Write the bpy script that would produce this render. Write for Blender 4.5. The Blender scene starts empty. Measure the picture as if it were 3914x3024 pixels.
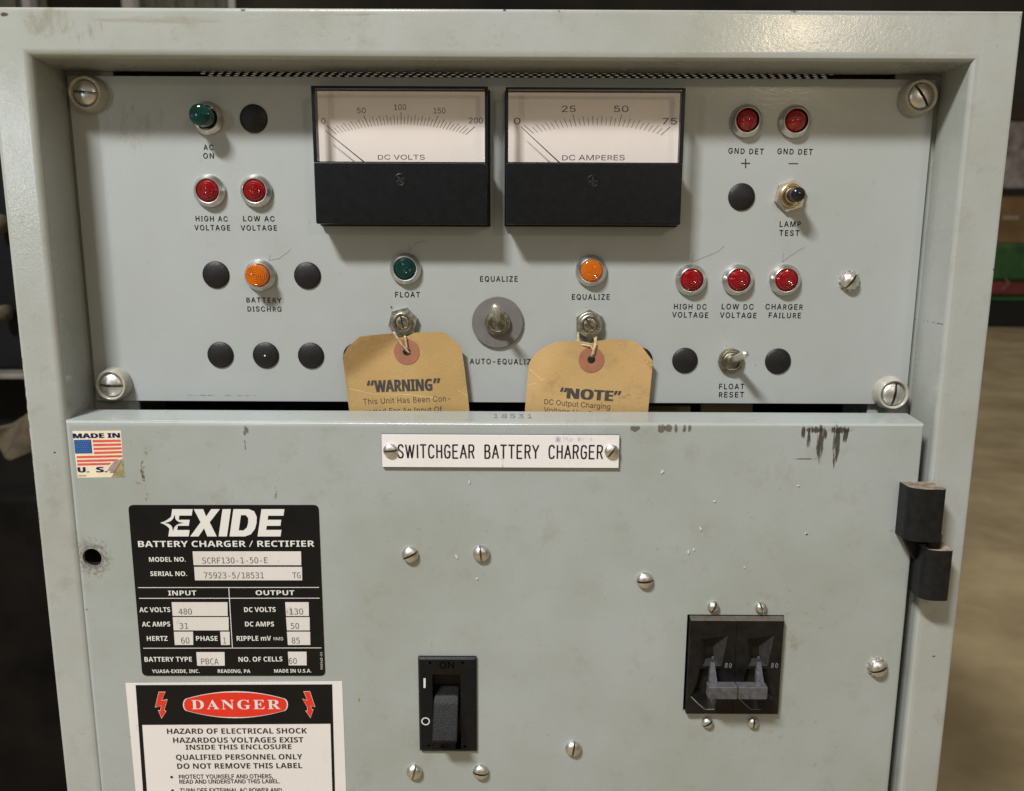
import bpy, bmesh, math, random, os
from mathutils import Vector, Matrix
from mathutils.geometry import delaunay_2d_cdt
random.seed(7)
S = 0.001                                   # everything below is measured in millimetres
sc = bpy.context.scene
COL = sc.collection
PI = math.pi

# ------------------------------------------------------------------ camera
F, CX, CY, D = 3040.0, 1957.0, 1512.0, 460.0      # focal length (photo px), centre, distance to the control panel (mm)
PITCH, ROLL = math.radians(10.2), math.radians(0.25)
_f = Vector((0, math.cos(PITCH), -math.sin(PITCH)))
_r0 = Vector((1, 0, 0)); _u0 = _r0.cross(_f)
_r = math.cos(ROLL)*_r0 + math.sin(ROLL)*_u0
_u = -math.sin(ROLL)*_r0 + math.cos(ROLL)*_u0
cam = bpy.data.cameras.new('camera'); camo = bpy.data.objects.new('camera', cam); COL.objects.link(camo)
cam.sensor_width = 36; cam.lens = F/3914*36; cam.clip_start = 0.02; cam.clip_end = 100
M = Matrix((_r, _u, -_f)).transposed().to_4x4(); M.translation = Vector((0, -D*S, 0)); camo.matrix_world = M
cam.dof.use_dof = True; cam.dof.focus_distance = 0.445; cam.dof.aperture_fstop = 11.8
sc.camera = camo

def at(px, py, Y):
    """photo measurement (px) on the plane Y -> (X, Z) in mm"""
    d = _f*F + _r*(px-CX) - _u*(py-CY)
    t = (Y+D)/d.y
    return d.x*t, d.z*t

# ------------------------------------------------------------------ world, lamps, exposure
w = bpy.data.worlds.new('World'); sc.world = w; w.use_nodes = True
bg = w.node_tree.nodes['Background']; bg.inputs[1].default_value = 0.16
_n, _l = w.node_tree.nodes, w.node_tree.links              # a dim hall: lighter towards the lit roof, darker towards the ground
_tc = _n.new('ShaderNodeTexCoord'); _sx = _n.new('ShaderNodeSeparateXYZ'); _rp = _n.new('ShaderNodeValToRGB')
_mp = _n.new('ShaderNodeMapRange'); _mp.inputs[1].default_value = -1; _mp.inputs[2].default_value = 1
_l.new(_tc.outputs['Generated'], _sx.inputs[0]); _l.new(_sx.outputs['Z'], _mp.inputs[0]); _l.new(_mp.outputs[0], _rp.inputs[0]); _l.new(_rp.outputs[0], bg.inputs[0])
_rp.color_ramp.elements[0].position = .25; _rp.color_ramp.elements[0].color = (.26, .22, .17, 1)
_rp.color_ramp.elements[1].position = .85; _rp.color_ramp.elements[1].color = (2.3, 2.15, 1.95, 1)
_e = _rp.color_ramp.elements.new(.5); _e.color = (.85, .76, .63, 1)

def area(name, loc, target, sx, sy, power, col):
    l = bpy.data.lights.new(name, 'AREA'); l.shape = 'RECTANGLE'; l.size = sx; l.size_y = sy; l.energy = power; l.color = col
    o = bpy.data.objects.new(name, l); COL.objects.link(o); o.location = loc
    o.rotation_euler = (Vector(target)-Vector(loc)).to_track_quat('-Z', 'Y').to_euler()
    return o
area('main_lamp', (-.95, -1.42, 1.86), (0, 0, -.08), .48, .15, 87, (1, .995, .985))
area('warm_lamp', (.52, -1.10, .40), (.2, 0, .05), .11, .06, 1.2, (1, .80, .52))
area('window_lamp', (-.92, -1.10, .17), (-.2, 0, .05), .04, .22, 1.0, (.84, .92, 1))

sc.view_settings.view_transform = 'Standard'; sc.view_settings.look = 'None'
sc.view_settings.exposure = 0; sc.view_settings.gamma = 1
sc.view_settings.use_curve_mapping = False

# ------------------------------------------------------------------ mesh helpers (mm in, metres out)
def lathe(bm, prof, seg=32, c=(0, 0), y0=0, mi=0, closed=True, ph=0):
    """prof = [(radius, height out of the panel)] ; axis along -Y"""
    rings = []
    for r, h in prof:
        if r < 1e-6: rings.append([bm.verts.new((c[0]*S, (y0-h)*S, c[1]*S))])
        else: rings.append([bm.verts.new(((c[0]+r*math.cos(ph+2*PI*k/seg))*S, (y0-h)*S, (c[1]+r*math.sin(ph+2*PI*k/seg))*S)) for k in range(seg)])
    for a, b in zip(rings, rings[1:]):
        for k in range(seg):
            k2 = (k+1) % seg
            if len(a) == 1 and len(b) == 1: continue
            if len(a) == 1: f = bm.faces.new((a[0], b[k], b[k2]))
            elif len(b) == 1: f = bm.faces.new((a[k], a[k2], b[0]))
            else: f = bm.faces.new((a[k], a[k2], b[k2], b[k]))
            f.material_index = mi
    return rings

def box(bm, x0, x1, y0, y1, z0, z1, r=0, mi=0, seg=2):
    t = bmesh.new()
    vs = [t.verts.new((x*S, y*S, z*S)) for x in (x0, x1) for y in (y0, y1) for z in (z0, z1)]
    for q in ((0, 1, 3, 2), (4, 6, 7, 5), (0, 4, 5, 1), (2, 3, 7, 6), (0, 2, 6, 4), (1, 5, 7, 3)): t.faces.new([vs[i] for i in q])
    if r: bmesh.ops.bevel(t, geom=t.edges[:], offset=r*S, segments=seg, affect='EDGES', profile=.5)
    merge(bm, t, mi)

def merge(bm, t, mi=None, mat=None):
    if mat is not None: bmesh.ops.transform(t, matrix=mat, verts=t.verts[:])
    t.verts.index_update(); vs = [bm.verts.new(v.co) for v in t.verts]
    for f in t.faces:
        try: g = bm.faces.new([vs[v.index] for v in f.verts])
        except ValueError: continue
        g.material_index = f.material_index if mi is None else mi
    t.free()

def inside(p, poly):
    c = False; n = len(poly)
    for i in range(n):
        (x1, y1), (x2, y2) = poly[i], poly[i-1]
        if (y1 > p[1]) != (y2 > p[1]) and p[0] < (x2-x1)*(p[1]-y1)/(y2-y1)+x1: c = not c
    return c

def flat(bm, outer, holes=(), fn=None, mi=0, extra=(), flip=False):
    """filled polygon with holes; fn maps (a, b) to a mm point"""
    vs, es = [], []
    for loop in [outer]+list(holes):
        b = len(vs); vs += [Vector(p) for p in loop]; es += [(b+i, b+(i+1) % len(loop)) for i in range(len(loop))]
    vs += [Vector(p) for p in extra if inside(p, outer) and not any(inside(p, h) for h in holes)]
    rv, re, rf, *_ = delaunay_2d_cdt(vs, es, [], 0, 1e-6)
    nv = [bm.verts.new(Vector(fn(p.x, p.y))*S) for p in rv]
    for f in rf:
        c = sum((rv[i] for i in f), Vector((0, 0)))/len(f)
        if not inside(c, outer) or any(inside(c, h) for h in holes): continue
        a = [nv[i] for i in f]
        n = (a[1].co-a[0].co).cross(a[2].co-a[0].co)
        g = bm.faces.new(a); g.material_index = mi
    for v in nv:
        if not v.link_faces: bm.verts.remove(v)

def wall(bm, loop, y0, y1, mi=0, loop1=None):
    a = [bm.verts.new((p[0]*S, y0*S, p[1]*S)) for p in loop]
    b = [bm.verts.new((p[0]*S, y1*S, p[1]*S)) for p in (loop1 or loop)]
    for i in range(len(a)):
        j = (i+1) % len(a); bm.faces.new((a[i], a[j], b[j], b[i])).material_index = mi
def prism(bm, loop, y0, y1, mi=0, holes=()):
    flat(bm, loop, holes, lambda a, b: (a, y0, b), mi)
    flat(bm, loop, holes, lambda a, b: (a, y1, b), mi)
    for l in [loop]+list(holes): wall(bm, l, y0, y1, mi)
def tube(bm, pts, r, seg=8, mi=0):
    P = [Vector(p) for p in pts]; prev = None
    for i, p in enumerate(P):
        t = (P[min(i+1, len(P)-1)]-P[max(i-1, 0)]).normalized()
        a = t.cross(Vector((.13, .9, .21))).normalized(); b = t.cross(a)
        rr = r[i] if isinstance(r, (list, tuple)) else r
        ring = [bm.verts.new((p+rr*(math.cos(2*PI*k/seg)*a+math.sin(2*PI*k/seg)*b))*S) for k in range(seg)]
        if prev:
            for k in range(seg): bm.faces.new((prev[k], prev[(k+1) % seg], ring[(k+1) % seg], ring[k])).material_index = mi
        else: bm.faces.new(ring).material_index = mi
        prev = ring
    bm.faces.new(prev).material_index = mi
def ribbon(bm, pts, wd, y, mi=0):
    for (a, b) in zip(pts, pts[1:]):
        a = Vector(a); b = Vector(b); n = (b-a).orthogonal().normalized()*wd/2; e = (b-a).normalized()*wd*.2
        q = [a-n-e, b-n+e, b+n+e, a+n-e]
        bm.faces.new([bm.verts.new((p.x*S, y*S, p.y*S)) for p in q]).material_index = mi
def circle(c, r, n=24, rz=1.0): return [(c[0]+r*math.cos(2*PI*k/n), c[1]+r*rz*math.sin(2*PI*k/n)) for k in range(n)]
def rrect(x0, x1, z0, z1, r, n=5):
    out = []
    for cx, cz, a in ((x1-r, z1-r, 0), (x0+r, z1-r, PI/2), (x0+r, z0+r, PI), (x1-r, z0+r, 1.5*PI)):
        out += [(cx+r*math.cos(a+PI/2*k/n), cz+r*math.sin(a+PI/2*k/n)) for k in range(n+1)]
    return out

BASE = {}
def obj(name, bm, mats, parent=None, loc=None, smooth=40, label=None):
    me = bpy.data.meshes.new(name)
    bmesh.ops.recalc_face_normals(bm, faces=bm.faces[:])
    bm.to_mesh(me); bm.free()
    for m in (mats if isinstance(mats, (list, tuple)) else [mats]): me.materials.append(m)
    if smooth:
        me.polygons.foreach_set('use_smooth', [True]*len(me.polygons)); me.set_sharp_from_angle(angle=math.radians(smooth))
    o = link(name, me, parent, loc, label)
    if smooth:
        wn = o.modifiers.new('face_weighted_normals', 'WEIGHTED_NORMAL'); wn.keep_sharp = True; wn.weight = 90
    return o
def wloc(o):
    v = Vector(o.location)
    while o.parent: o = o.parent; v = v+Vector(o.location)
    return v
def link(name, me, parent=None, loc=None, label=None):
    """loc in mm, world; parts are placed relative to their parent"""
    o = bpy.data.objects.new(name, me); COL.objects.link(o)
    L = Vector(loc)*S if loc is not None else Vector((0, 0, 0))
    if parent: o.parent = parent; o.location = L-wloc(parent)
    else: o.location = L
    if label: o['label'] = label
    return o
def thing(name, label, cat, loc, group=None):
    o = bpy.data.objects.new(name, None); COL.objects.link(o); o.location = Vector(loc)*S; o.empty_display_size = .05
    return tag(o, label, cat, group)
def tag(o, label, cat, group=None, kind=None):
    if label: o['label'] = label
    if cat: o['category'] = cat
    if group: o['group'] = group
    if kind: o['kind'] = kind
    return o
def dup(src, parent, loc, roty=0, label=None, mats=None):
    """copy of a part and its sub-parts, loc in mm world"""
    o = src.copy(); COL.objects.link(o); o.parent = parent; o.location = Vector(loc)*S-wloc(parent); o.rotation_euler = (0, roty, 0)
    if 'label' in o: del o['label']
    if label: o['label'] = label
    for ch in list(src.children):
        c = ch.copy(); COL.objects.link(c); c.parent = o
    return o

# ------------------------------------------------------------------ text
FD = bpy.utils.system_resource('DATAFILES', path='fonts')
def font(n):
    try: return bpy.data.fonts.load(os.path.join(FD, n))
    except Exception: return None
INTER, MONO, MATH = font('Inter.woff2'), font('DejaVuSansMono.woff2'), font('NotoSansMath-Regular.woff2')
def mathmap(s, U, L, N):
    if MATH is None: return s
    o = ''
    for ch in s:
        if 'A' <= ch <= 'Z' and U: o += chr(U+ord(ch)-65)
        elif 'a' <= ch <= 'z' and L: o += chr(L+ord(ch)-97)
        elif '0' <= ch <= '9' and N: o += chr(N+ord(ch)-48)
        else: o += ch
    return o
STY = {'sans': (INTER, None, 0), 'med': (INTER, None, 0), 'thin': (INTER, None, 0), 'mono': (MONO, None, 0),
       'bold': (MATH, (0x1D5D4, 0x1D5EE, 0x1D7EC), .0), 'black': (MATH, (0x1D5D4, 0x1D5EE, 0x1D7EC), 0), 'serif': (MATH, (0x1D400, 0x1D41A, 0x1D7CE), .0)}
DUP = {'med': ((.03, 0), (.015, .014), (.015, -.014)), 'black': ((.035, 0), (-.02, 0))}
_cap = {}
def rawtext(s, sty, sp=1.0):
    fnt, mp, off = STY[sty]
    cu = bpy.data.curves.new('lettering', 'FONT'); cu.body = mathmap(s, *mp) if mp else s
    if fnt: cu.font = fnt
    if fnt is INTER and MATH is not None and any(c_ in 'DIPRB' for c_ in s):
        cu.font_bold = MATH
        for i, c_ in enumerate(cu.body): cu.body_format[i].use_bold = c_ in 'DIPRB'
    cu.size = 1; cu.space_character = sp; cu.offset = off; cu.resolution_u = 3
    o = bpy.data.objects.new('lettering', cu); COL.objects.link(o)
    dg = bpy.context.evaluated_depsgraph_get(); me = bpy.data.meshes.new_from_object(o.evaluated_get(dg))
    vs = [v.co.copy() for v in me.vertices]; fs = [tuple(p.vertices) for p in me.polygons]
    bpy.data.objects.remove(o); bpy.data.curves.remove(cu); bpy.data.meshes.remove(me)
    return vs, fs
def capof(sty):
    if sty not in _cap: _cap[sty] = max(v.y for v in rawtext('H', sty)[0])
    return _cap[sty]
def put_text(bm, s, A, B, cap, y, sty='sans', sp=1.0, fn=None, mi=0, slant=0):
    """A, B: baseline ends (X, Z) in mm; cap: capital height in mm"""
    if sty == 'mono': s = s.replace('0', 'O')
    vs, fs = rawtext(s, sty, sp)
    x0 = min(v.x for v in vs); x1 = max(v.x for v in vs); k = cap/capof(sty)
    A = Vector(A); B = Vector(B); e = (B-A); L = e.length; e = e/L; n = Vector((-e.y, e.x))
    nv = []
    if sty == 'mono': pass
    base = list(vs)
    for dd in DUP.get(sty, ()):                 # heavier stroke: the outline printed again a hair to the side
        n0 = len(vs); vs = vs+[Vector((v.x+dd[0], v.y+dd[1], .0001)) for v in base]; fs = fs+[tuple(i+n0 for i in f) for f in fs[:len(fs)//1] if max(f) < len(base)]
    for v in vs:
        yy = v.y*k; p = A+e*((v.x-x0)/(x1-x0)*L+slant*yy)+n*yy
        yo = y if fn is None else fn(p.x, p.y)+y
        nv.append(bm.verts.new((p.x*S, (yo-(.012 if v.z else 0))*S, p.y*S)))
    for f in fs:
        try: bm.faces.new([nv[i] for i in f]).material_index = mi
        except ValueError: pass
class Zm:
    """a measured enlargement of the photograph: scale and origin"""
    def __init__(s, k, ox, oy, Y): s.k, s.ox, s.oy, s.Y = k, ox, oy, Y
    def __call__(s, x, y, Y=None): return at(s.ox+x/s.k, s.oy+y/s.k, s.Y if Y is None else Y)
    def text(s, bm, t, a, b, cap, sty='sans', sp=1.0, off=.12, fn=None, mi=0, slant=0):
        A = s(*a); B = s(*b); C = s(a[0], a[1]-cap); put_text(bm, t, A, B, abs(C[1]-A[1]), (s.Y if fn is None else 0)-off, sty, sp, fn, mi, slant)
    def poly(s, bm, pts, off=.1, mi=0, fn=None): flat(bm, [s(*p) for p in pts], (), (lambda a, b: (a, s.Y-off, b)) if fn is None else (lambda a, b: (a, fn(a, b)-off, b)), mi)
    def rect(s, bm, x0, y0, x1, y1, off=.1, mi=0): s.poly(bm, [(x0, y0), (x1, y0), (x1, y1), (x0, y1)], off, mi)

# ------------------------------------------------------------------ materials
def nodes(name):
    m = bpy.data.materials.new(name); m.use_nodes = True; nt = m.node_tree
    return m, nt, nt.nodes['Principled BSDF']
def mat(name, col, rough=.5, metal=0, spec=.5, var=0, vscale=60, bump=0, bscale=900, rvar=0, **kw):
    m, nt, b = nodes(name); N = nt.nodes; L = nt.links
    b.inputs['Base Color'].default_value = (*col, 1); b.inputs['Roughness'].default_value = rough; b.inputs['Metallic'].default_value = metal
    b.inputs['Specular IOR Level'].default_value = spec
    for k, v in kw.items(): b.inputs[k.replace('_', ' ')].default_value = v
    tc = N.new('ShaderNodeTexCoord')
    if var or rvar:
        n = N.new('ShaderNodeTexNoise'); n.inputs['Scale'].default_value = vscale; n.inputs['Detail'].default_value = 6; n.inputs['Roughness'].default_value = .65
        L.new(tc.outputs['Object'], n.inputs['Vector'])
        if var:
            r = N.new('ShaderNodeValToRGB'); r.color_ramp.elements[0].position = .3; r.color_ramp.elements[1].position = .7
            r.color_ramp.elements[0].color = (*[c*(1-var) for c in col], 1); r.color_ramp.elements[1].color = (*[min(1, c*(1+var)) for c in col], 1)
            L.new(n.outputs['Fac'], r.inputs[0]); L.new(r.outputs[0], b.inputs['Base Color'])
        if rvar:
            q = N.new('ShaderNodeMapRange'); q.inputs[1].default_value = .3; q.inputs[2].default_value = .7; q.inputs[3].default_value = max(.03, rough-rvar); q.inputs[4].default_value = rough+rvar
            L.new(n.outputs['Fac'], q.inputs[0]); L.new(q.outputs[0], b.inputs['Roughness'])
    if bump:
        n2 = N.new('ShaderNodeTexNoise'); n2.inputs['Scale'].default_value = bscale; n2.inputs['Detail'].default_value = 2
        L.new(tc.outputs['Object'], n2.inputs['Vector'])
        bp = N.new('ShaderNodeBump'); bp.inputs['Strength'].default_value = bump; bp.inputs['Distance'].default_value = .0006
        L.new(n2.outputs['Fac'], bp.inputs['Height']); L.new(bp.outputs[0], b.inputs['Normal'])
    return m

def stain_group():
    g = bpy.data.node_groups.new('stain', 'ShaderNodeTree')
    for n, t in (('Vector', 'NodeSocketVector'), ('Centre', 'NodeSocketVector'), ('Size', 'NodeSocketVector'), ('Noise', 'NodeSocketVector'), ('Threshold', 'NodeSocketFloat'), ('Soft', 'NodeSocketFloat')):
        g.interface.new_socket(n, in_out='INPUT', socket_type=t)
    g.interface.new_socket('Mask', in_out='OUTPUT', socket_type='NodeSocketFloat')
    N, L = g.nodes, g.links
    i = N.new('NodeGroupInput'); o = N.new('NodeGroupOutput')
    def vm(op, a, b=None):
        n = N.new('ShaderNodeVectorMath'); n.operation = op; L.new(a, n.inputs[0])
        if b is not None: L.new(b, n.inputs[1])
        return n
    d = vm('SUBTRACT', i.outputs['Vector'], i.outputs['Centre']); q = vm('DIVIDE', d.outputs[0], i.outputs['Size']); le = vm('LENGTH', q.outputs[0])
    mu = vm('MULTIPLY', i.outputs['Vector'], i.outputs['Noise'])
    no = N.new('ShaderNodeTexNoise'); no.inputs['Scale'].default_value = 1; no.inputs['Detail'].default_value = 5; no.inputs['Roughness'].default_value = .7; L.new(mu.outputs[0], no.inputs['Vector'])
    p = N.new('ShaderNodeMath'); p.operation = 'POWER'; p.inputs[1].default_value = 2.5; L.new(le.outputs['Value'], p.inputs[0])
    k = N.new('ShaderNodeMath'); k.operation = 'MULTIPLY_ADD'; k.inputs[1].default_value = -.45; L.new(p.outputs[0], k.inputs[0]); L.new(no.outputs['Fac'], k.inputs[2])
    s = N.new('ShaderNodeMath'); s.operation = 'SUBTRACT'; L.new(k.outputs[0], s.inputs[0]); L.new(i.outputs['Threshold'], s.inputs[1])
    z = N.new('ShaderNodeMath'); z.operation = 'DIVIDE'; z.use_clamp = True; L.new(s.outputs[0], z.inputs[0]); L.new(i.outputs['Soft'], z.inputs[1])
    L.new(z.outputs[0], o.inputs[0]); return g
SG = stain_group()

def paint(name, col, stains=(), speck=.5, rough=.36, bump=.10, grime=.06, coat=.45):
    """grey enamel: faint orange peel, cloudy grime, small specks and the given stains (centre, size, noise, thr, soft, colour, opacity)"""
    m, nt, b = nodes(name); N, L = nt.nodes, nt.links
    tc = N.new('ShaderNodeTexCoord'); V = tc.outputs['Object']
    def noise(s, det=5, ro=.6):
        n = N.new('ShaderNodeTexNoise'); n.inputs['Scale'].default_value = s; n.inputs['Detail'].default_value = det; n.inputs['Roughness'].default_value = ro; L.new(V, n.inputs['Vector']); return n.outputs['Fac']
    def rng(v, a, c, x, y):
        n = N.new('ShaderNodeMapRange'); L.new(v, n.inputs[0])
        for i, q in enumerate((a, c, x, y)): n.inputs[i+1].default_value = q
        return n.outputs[0]
    def mix(fac, c0, c1):
        n = N.new('ShaderNodeMix'); n.data_type = 'RGBA'; L.new(fac, n.inputs[0])
        if isinstance(c0, tuple): n.inputs[6].default_value = (*c0, 1)
        else: L.new(c0, n.inputs[6])
        n.inputs[7].default_value = (*c1, 1); return n.outputs[2]
    c = mix(rng(noise(9, 6, .62), .35, .7, 0, 1), col, tuple(x*(1-grime*2.2) for x in col[:2])+(col[2]*(1-grime*3.2),))
    c = mix(rng(noise(55, 6, .7), .56, .78, 0, grime*4), c, (.20, .17, .115))
    if speck:
        c = mix(rng(noise(210, 3, .5), .70, .78, 0, speck*.55), c, (.13, .12, .10))
        c = mix(rng(noise(620, 2, .5), .735, .78, 0, speck*.8), c, (.05, .045, .04))
    for (ce, sz, nz, th, so, cc, op) in stains:
        g = N.new('ShaderNodeGroup'); g.node_tree = SG; L.new(V, g.inputs['Vector'])
        g.inputs['Centre'].default_value = (ce[0]*S, ce[1]*S, ce[2]*S); g.inputs['Size'].default_value = (sz[0]*S, sz[1]*S, sz[2]*S); g.inputs['Noise'].default_value = nz
        g.inputs['Threshold'].default_value = th; g.inputs['Soft'].default_value = so
        k = N.new('ShaderNodeMath'); k.operation = 'MULTIPLY'; k.inputs[1].default_value = op; L.new(g.outputs[0], k.inputs[0])
        c = mix(k.outputs[0], c, cc)
    L.new(c, b.inputs['Base Color'])
    L.new(rng(noise(24, 5, .7), .3, .72, rough-.07, rough+.16), b.inputs['Roughness'])
    bp = N.new('ShaderNodeBump'); bp.inputs['Strength'].default_value = bump; bp.inputs['Distance'].default_value = .0007; L.new(noise(620, 2, .5), bp.inputs['Height'])
    bp2 = N.new('ShaderNodeBump'); bp2.inputs['Strength'].default_value = .04; bp2.inputs['Distance'].default_value = .015; L.new(noise(6, 1, .5), bp2.inputs['Height'])
    L.new(bp2.outputs[0], bp.inputs['Normal']); L.new(bp.outputs[0], b.inputs['Normal'])
    if coat: b.inputs['Coat Weight'].default_value = coat; b.inputs['Coat Roughness'].default_value = .17; L.new(bp.outputs[0], b.inputs['Coat Normal'])
    return m

GREY = (.357, .387, .384)
DF = -31.0                                     # door front
def st(px, py, Y, w, h, nz, th, so, col, op):  # a stain measured on the photo: centre px, half size mm
    X, Z = at(px, py, Y); return ((X, Y, Z), (w, 60, h), nz, th, so, col, op)
DK = (.035, .027, .022); RU = (.11, .055, .02); TN = (.24, .19, .11)
drip = (900, 900, 90); spot = (500, 500, 500); big = (160, 160, 160)
door_stains = []
for (x, y0, y1, wd) in ((968, 912, 975, 8), (998, 912, 1040, 7), (1060, 912, 1095, 13), (1085, 912, 985, 9), (1150, 912, 1100, 15), (1138, 1060, 1150, 4), (1200, 912, 995, 12), (1030, 912, 945, 40), (1170, 912, 948, 45)):
    door_stains.append(st(2400+x/1.4425, 1000+(y0+y1)/2/1.4425, DF, wd/1.4425/6.4*1.9, (y1-y0)/2/1.4425/6.3*1.45, drip, .30, .13, DK, .92))
for (x, y0, y1, wd) in ((40, 905, 935, 22), (185, 903, 942, 18), (225, 903, 942, 22), (265, 903, 940, 8), (312, 905, 942, 9), (342, 905, 940, 8), (985, 1085, 1092, 60)):
    door_stains.append(st(2400+x/1.4425, 1000+(y0+y1)/2/1.4425, DF, wd/1.4425/6.4*1.5, (y1-y0)/2/1.4425/6.3*1.5, (500, 500, 300), .29, .08, (.09, .075, .06), .85))
door_stains += [st(939, 1650, DF, 2.4, 5, (500, 500, 300), .36, .1, (.12, .10, .09), .9), st(937, 1700, DF, .9, 5, (700, 700, 500), .4, .1, (.14, .12, .1), .8),
    st(545, 1800, DF, 2.4, 11, (420, 420, 260), .42, .12, RU, .95), st(560, 1740, DF, 4.5, 6, (420, 420, 320), .50, .14, (.16, .11, .06), .9), st(530, 1845, DF, 3, 3, spot, .45, .15, (.28, .22, .13), .9),
    st(498, 1690, DF, 1.6, 7, (420, 420, 260), .46, .14, (.2, .15, .09), .85), st(558, 1900, DF, 3.5, 6, (420, 420, 300), .46, .14, RU, .9), st(1055, 1890, DF, 2.6, 8, (420, 420, 260), .47, .14, RU, .85),
    st(352, 2132, DF, 17, 17, (420, 420, 420), .33, .2, (.13, .11, .09), .8), st(330, 2330, DF, 2, 1.6, spot, .4, .1, (.2, .15, .1), .8), st(1372, 2675, DF, 1, 2.2, spot, .36, .1, (.25, .15, .05), .9),
    st(2690, 2290, DF, 7, 5, (330, 330, 330), .50, .2, (.30, .2, .1), .6), st(2890, 2790, DF, 9, 2.5, (330, 330, 330), .46, .2, (.30, .22, .1), .6), st(3020, 2580, DF, 2.5, 5, (330, 330, 330), .46, .2, (.30, .2, .1), .6),
    st(2990, 2400, DF, 75, 60, (150, 150, 190), .575, .12, TN, .55), st(2900, 2800, DF, 90, 55, (170, 170, 220), .58, .12, (.25, .21, .15), .5), st(3250, 2080, DF, 25, 12, (200, 200, 200), .56, .12, TN, .5),
    st(2350, 2120, DF, 60, 30, (130, 130, 130), .60, .12, (.27, .24, .18), .5), st(640, 1720, DF, 50, 18, (170, 170, 170), .58, .12, TN, .5), st(1650, 2475, DF, 1.2, 6, (500, 500, 300), .42, .15, (.3, .22, .12), .7),
    st(3500, 1850, DF, 6, 3, (500, 500, 500), .52, .1, (.1, .085, .06), .8), st(2555, 2500, DF, .5, 45, (700, 700, 160), .42, .3, (.24, .21, .17), .6)]
M_door = paint('door enamel', GREY, door_stains, .5, .31, .085, .08)
panel_stains = [st(1497, 1176, 0, 1.6, 1.5, (700, 700, 700), .36, .1, (.06, .05, .04), .9), st(1290, 1450, 0, 1.6, 3, spot, .46, .2, (.3, .27, .18), .8), st(2240, 1176, 0, 4, .6, (800, 800, 500), .45, .1, (.2, .18, .15), .7),
    st(3340, 700, 0, .35, 4.5, (900, 900, 700), .46, .08, DK, .8), st(2690, 1140, 0, 1, 1.6, spot, .38, .15, (.17, .15, .15), .7), st(2776, 1323, 0, .8, .8, spot, .35, .1, (.17, .14, .13), .7), st(2888, 1396, 0, .7, .7, spot, .35, .1, (.17, .14, .13), .7),
    st(520, 470, 0, 30, 22, (150, 150, 60), .44, .2, (.22, .19, .14), .6), st(1200, 900, 0, 120, 60, (150, 150, 220), .62, .08, (.24, .21, .16), .5), st(3385, 1450, 0, 9, 5, (300, 300, 300), .46, .25, (.3, .22, .1), .6), st(860, 1512, 0, 60, 1.2, (400, 400, 700), .47, .12, (.14, .11, .08), .7), st(2400, 1420, 0, 8, 14, (400, 400, 400), .60, .1, (.15, .13, .11), .6),
    st(3180, 450, 0, 24, 14, big, .48, .3, (.33, .30, .2), .5)]
M_panel = paint('panel enamel', (.360, .386, .386), panel_stains, .32, .38, .075, .035)
FF = -30.0
frame_stains = [st(15, 55, FF, 3.2, 1.6, spot, .3, .1, (.06, .03, .02), 1), st(200, 85, FF, 32, 14, (120, 120, 80), .40, .2, (.22, .205, .15), .7), st(330, 120, FF, 30, 14, (260, 260, 60), .52, .1, (.2, .18, .15), .6), st(1300, 150, FF, 170, 16, (90, 90, 200), .58, .1, (.26, .23, .17), .6), st(100, 900, FF, 22, 100, (160, 160, 90), .58, .1, (.25, .21, .15), .6), st(300, 140, FF, 2, 5, (500, 500, 300), .40, .2, (.27, .24, .22), .6),
    st(640, 78, FF, 70, 3.2, (40, 40, 300), .34, .25, (.24, .215, .15), .6), st(925, 38, FF, 3, 1.3, (700, 700, 700), .42, .1, DK, 1), st(3040, 42, FF, 4.5, 1.3, (700, 700, 700), .42, .1, DK, 1), st(1930, 38, FF, 1.4, 1, spot, .3, .1, (.02, .015, .1), 1), st(2150, 40, FF, 10, 1.4, (500, 500, 500), .48, .1, (.12, .09, .06), .9),
    st(1300, 55, FF, 60, 1.0, (60, 60, 700), .44, .2, (.25, .2, .13), .7), st(3400, 100, FF, 40, 3, (60, 60, 260), .47, .3, (.27, .23, .16), .6),
    st(360, 1800, FF, 6, 4, (350, 350, 350), .50, .2, (.25, .2, .14), .6), st(209, 1730, FF, 1, .7, spot, .3, .1, DK, 1), st(160, 1480, FF, .8, 16, (300, 300, 90), .44, .2, (.3, .27, .24), .6), st(130, 1910, FF, 3, 1.5, (500, 500, 500), .45, .1, (.2, .18, .16), .7),
    st(3617, 830, FF, .7, .7, spot, .3, .1, DK, 1), st(3617, 1242, FF, .7, 1, spot, .3, .1, DK, 1), st(3801, 1030, FF, 1.3, .9, spot, .33, .1, DK, 1), st(3569, 2509, FF, 1.6, .8, (700, 700, 700), .36, .1, (.07, .03, .02), 1), st(3908, 70, FF, 3, 3, spot, .42, .12, (.08, .06, .05), .9)]
for py in (1370, 1480, 1560, 1650, 1690, 1760, 1860, 1960, 2100): # worn, rusted bare metal along the left corner of the frame
    frame_stains.append(((-268.6, -30, at(0, py, FF)[1]), (2.6, 4, 20), (350, 350, 220), .40, .12, (.07, .04, .03), .9))
for py in (300, 700, 1300, 1700, 2300, 2800): frame_stains.append(((258.6, -30, at(0, py, FF)[1]), (1.6, 4, 30), (350, 350, 160), .42, .15, (.16, .09, .06), .8))
M_frame = paint('frame enamel', (.380, .399, .388), frame_stains, .4, .27, .085, .09)

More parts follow.
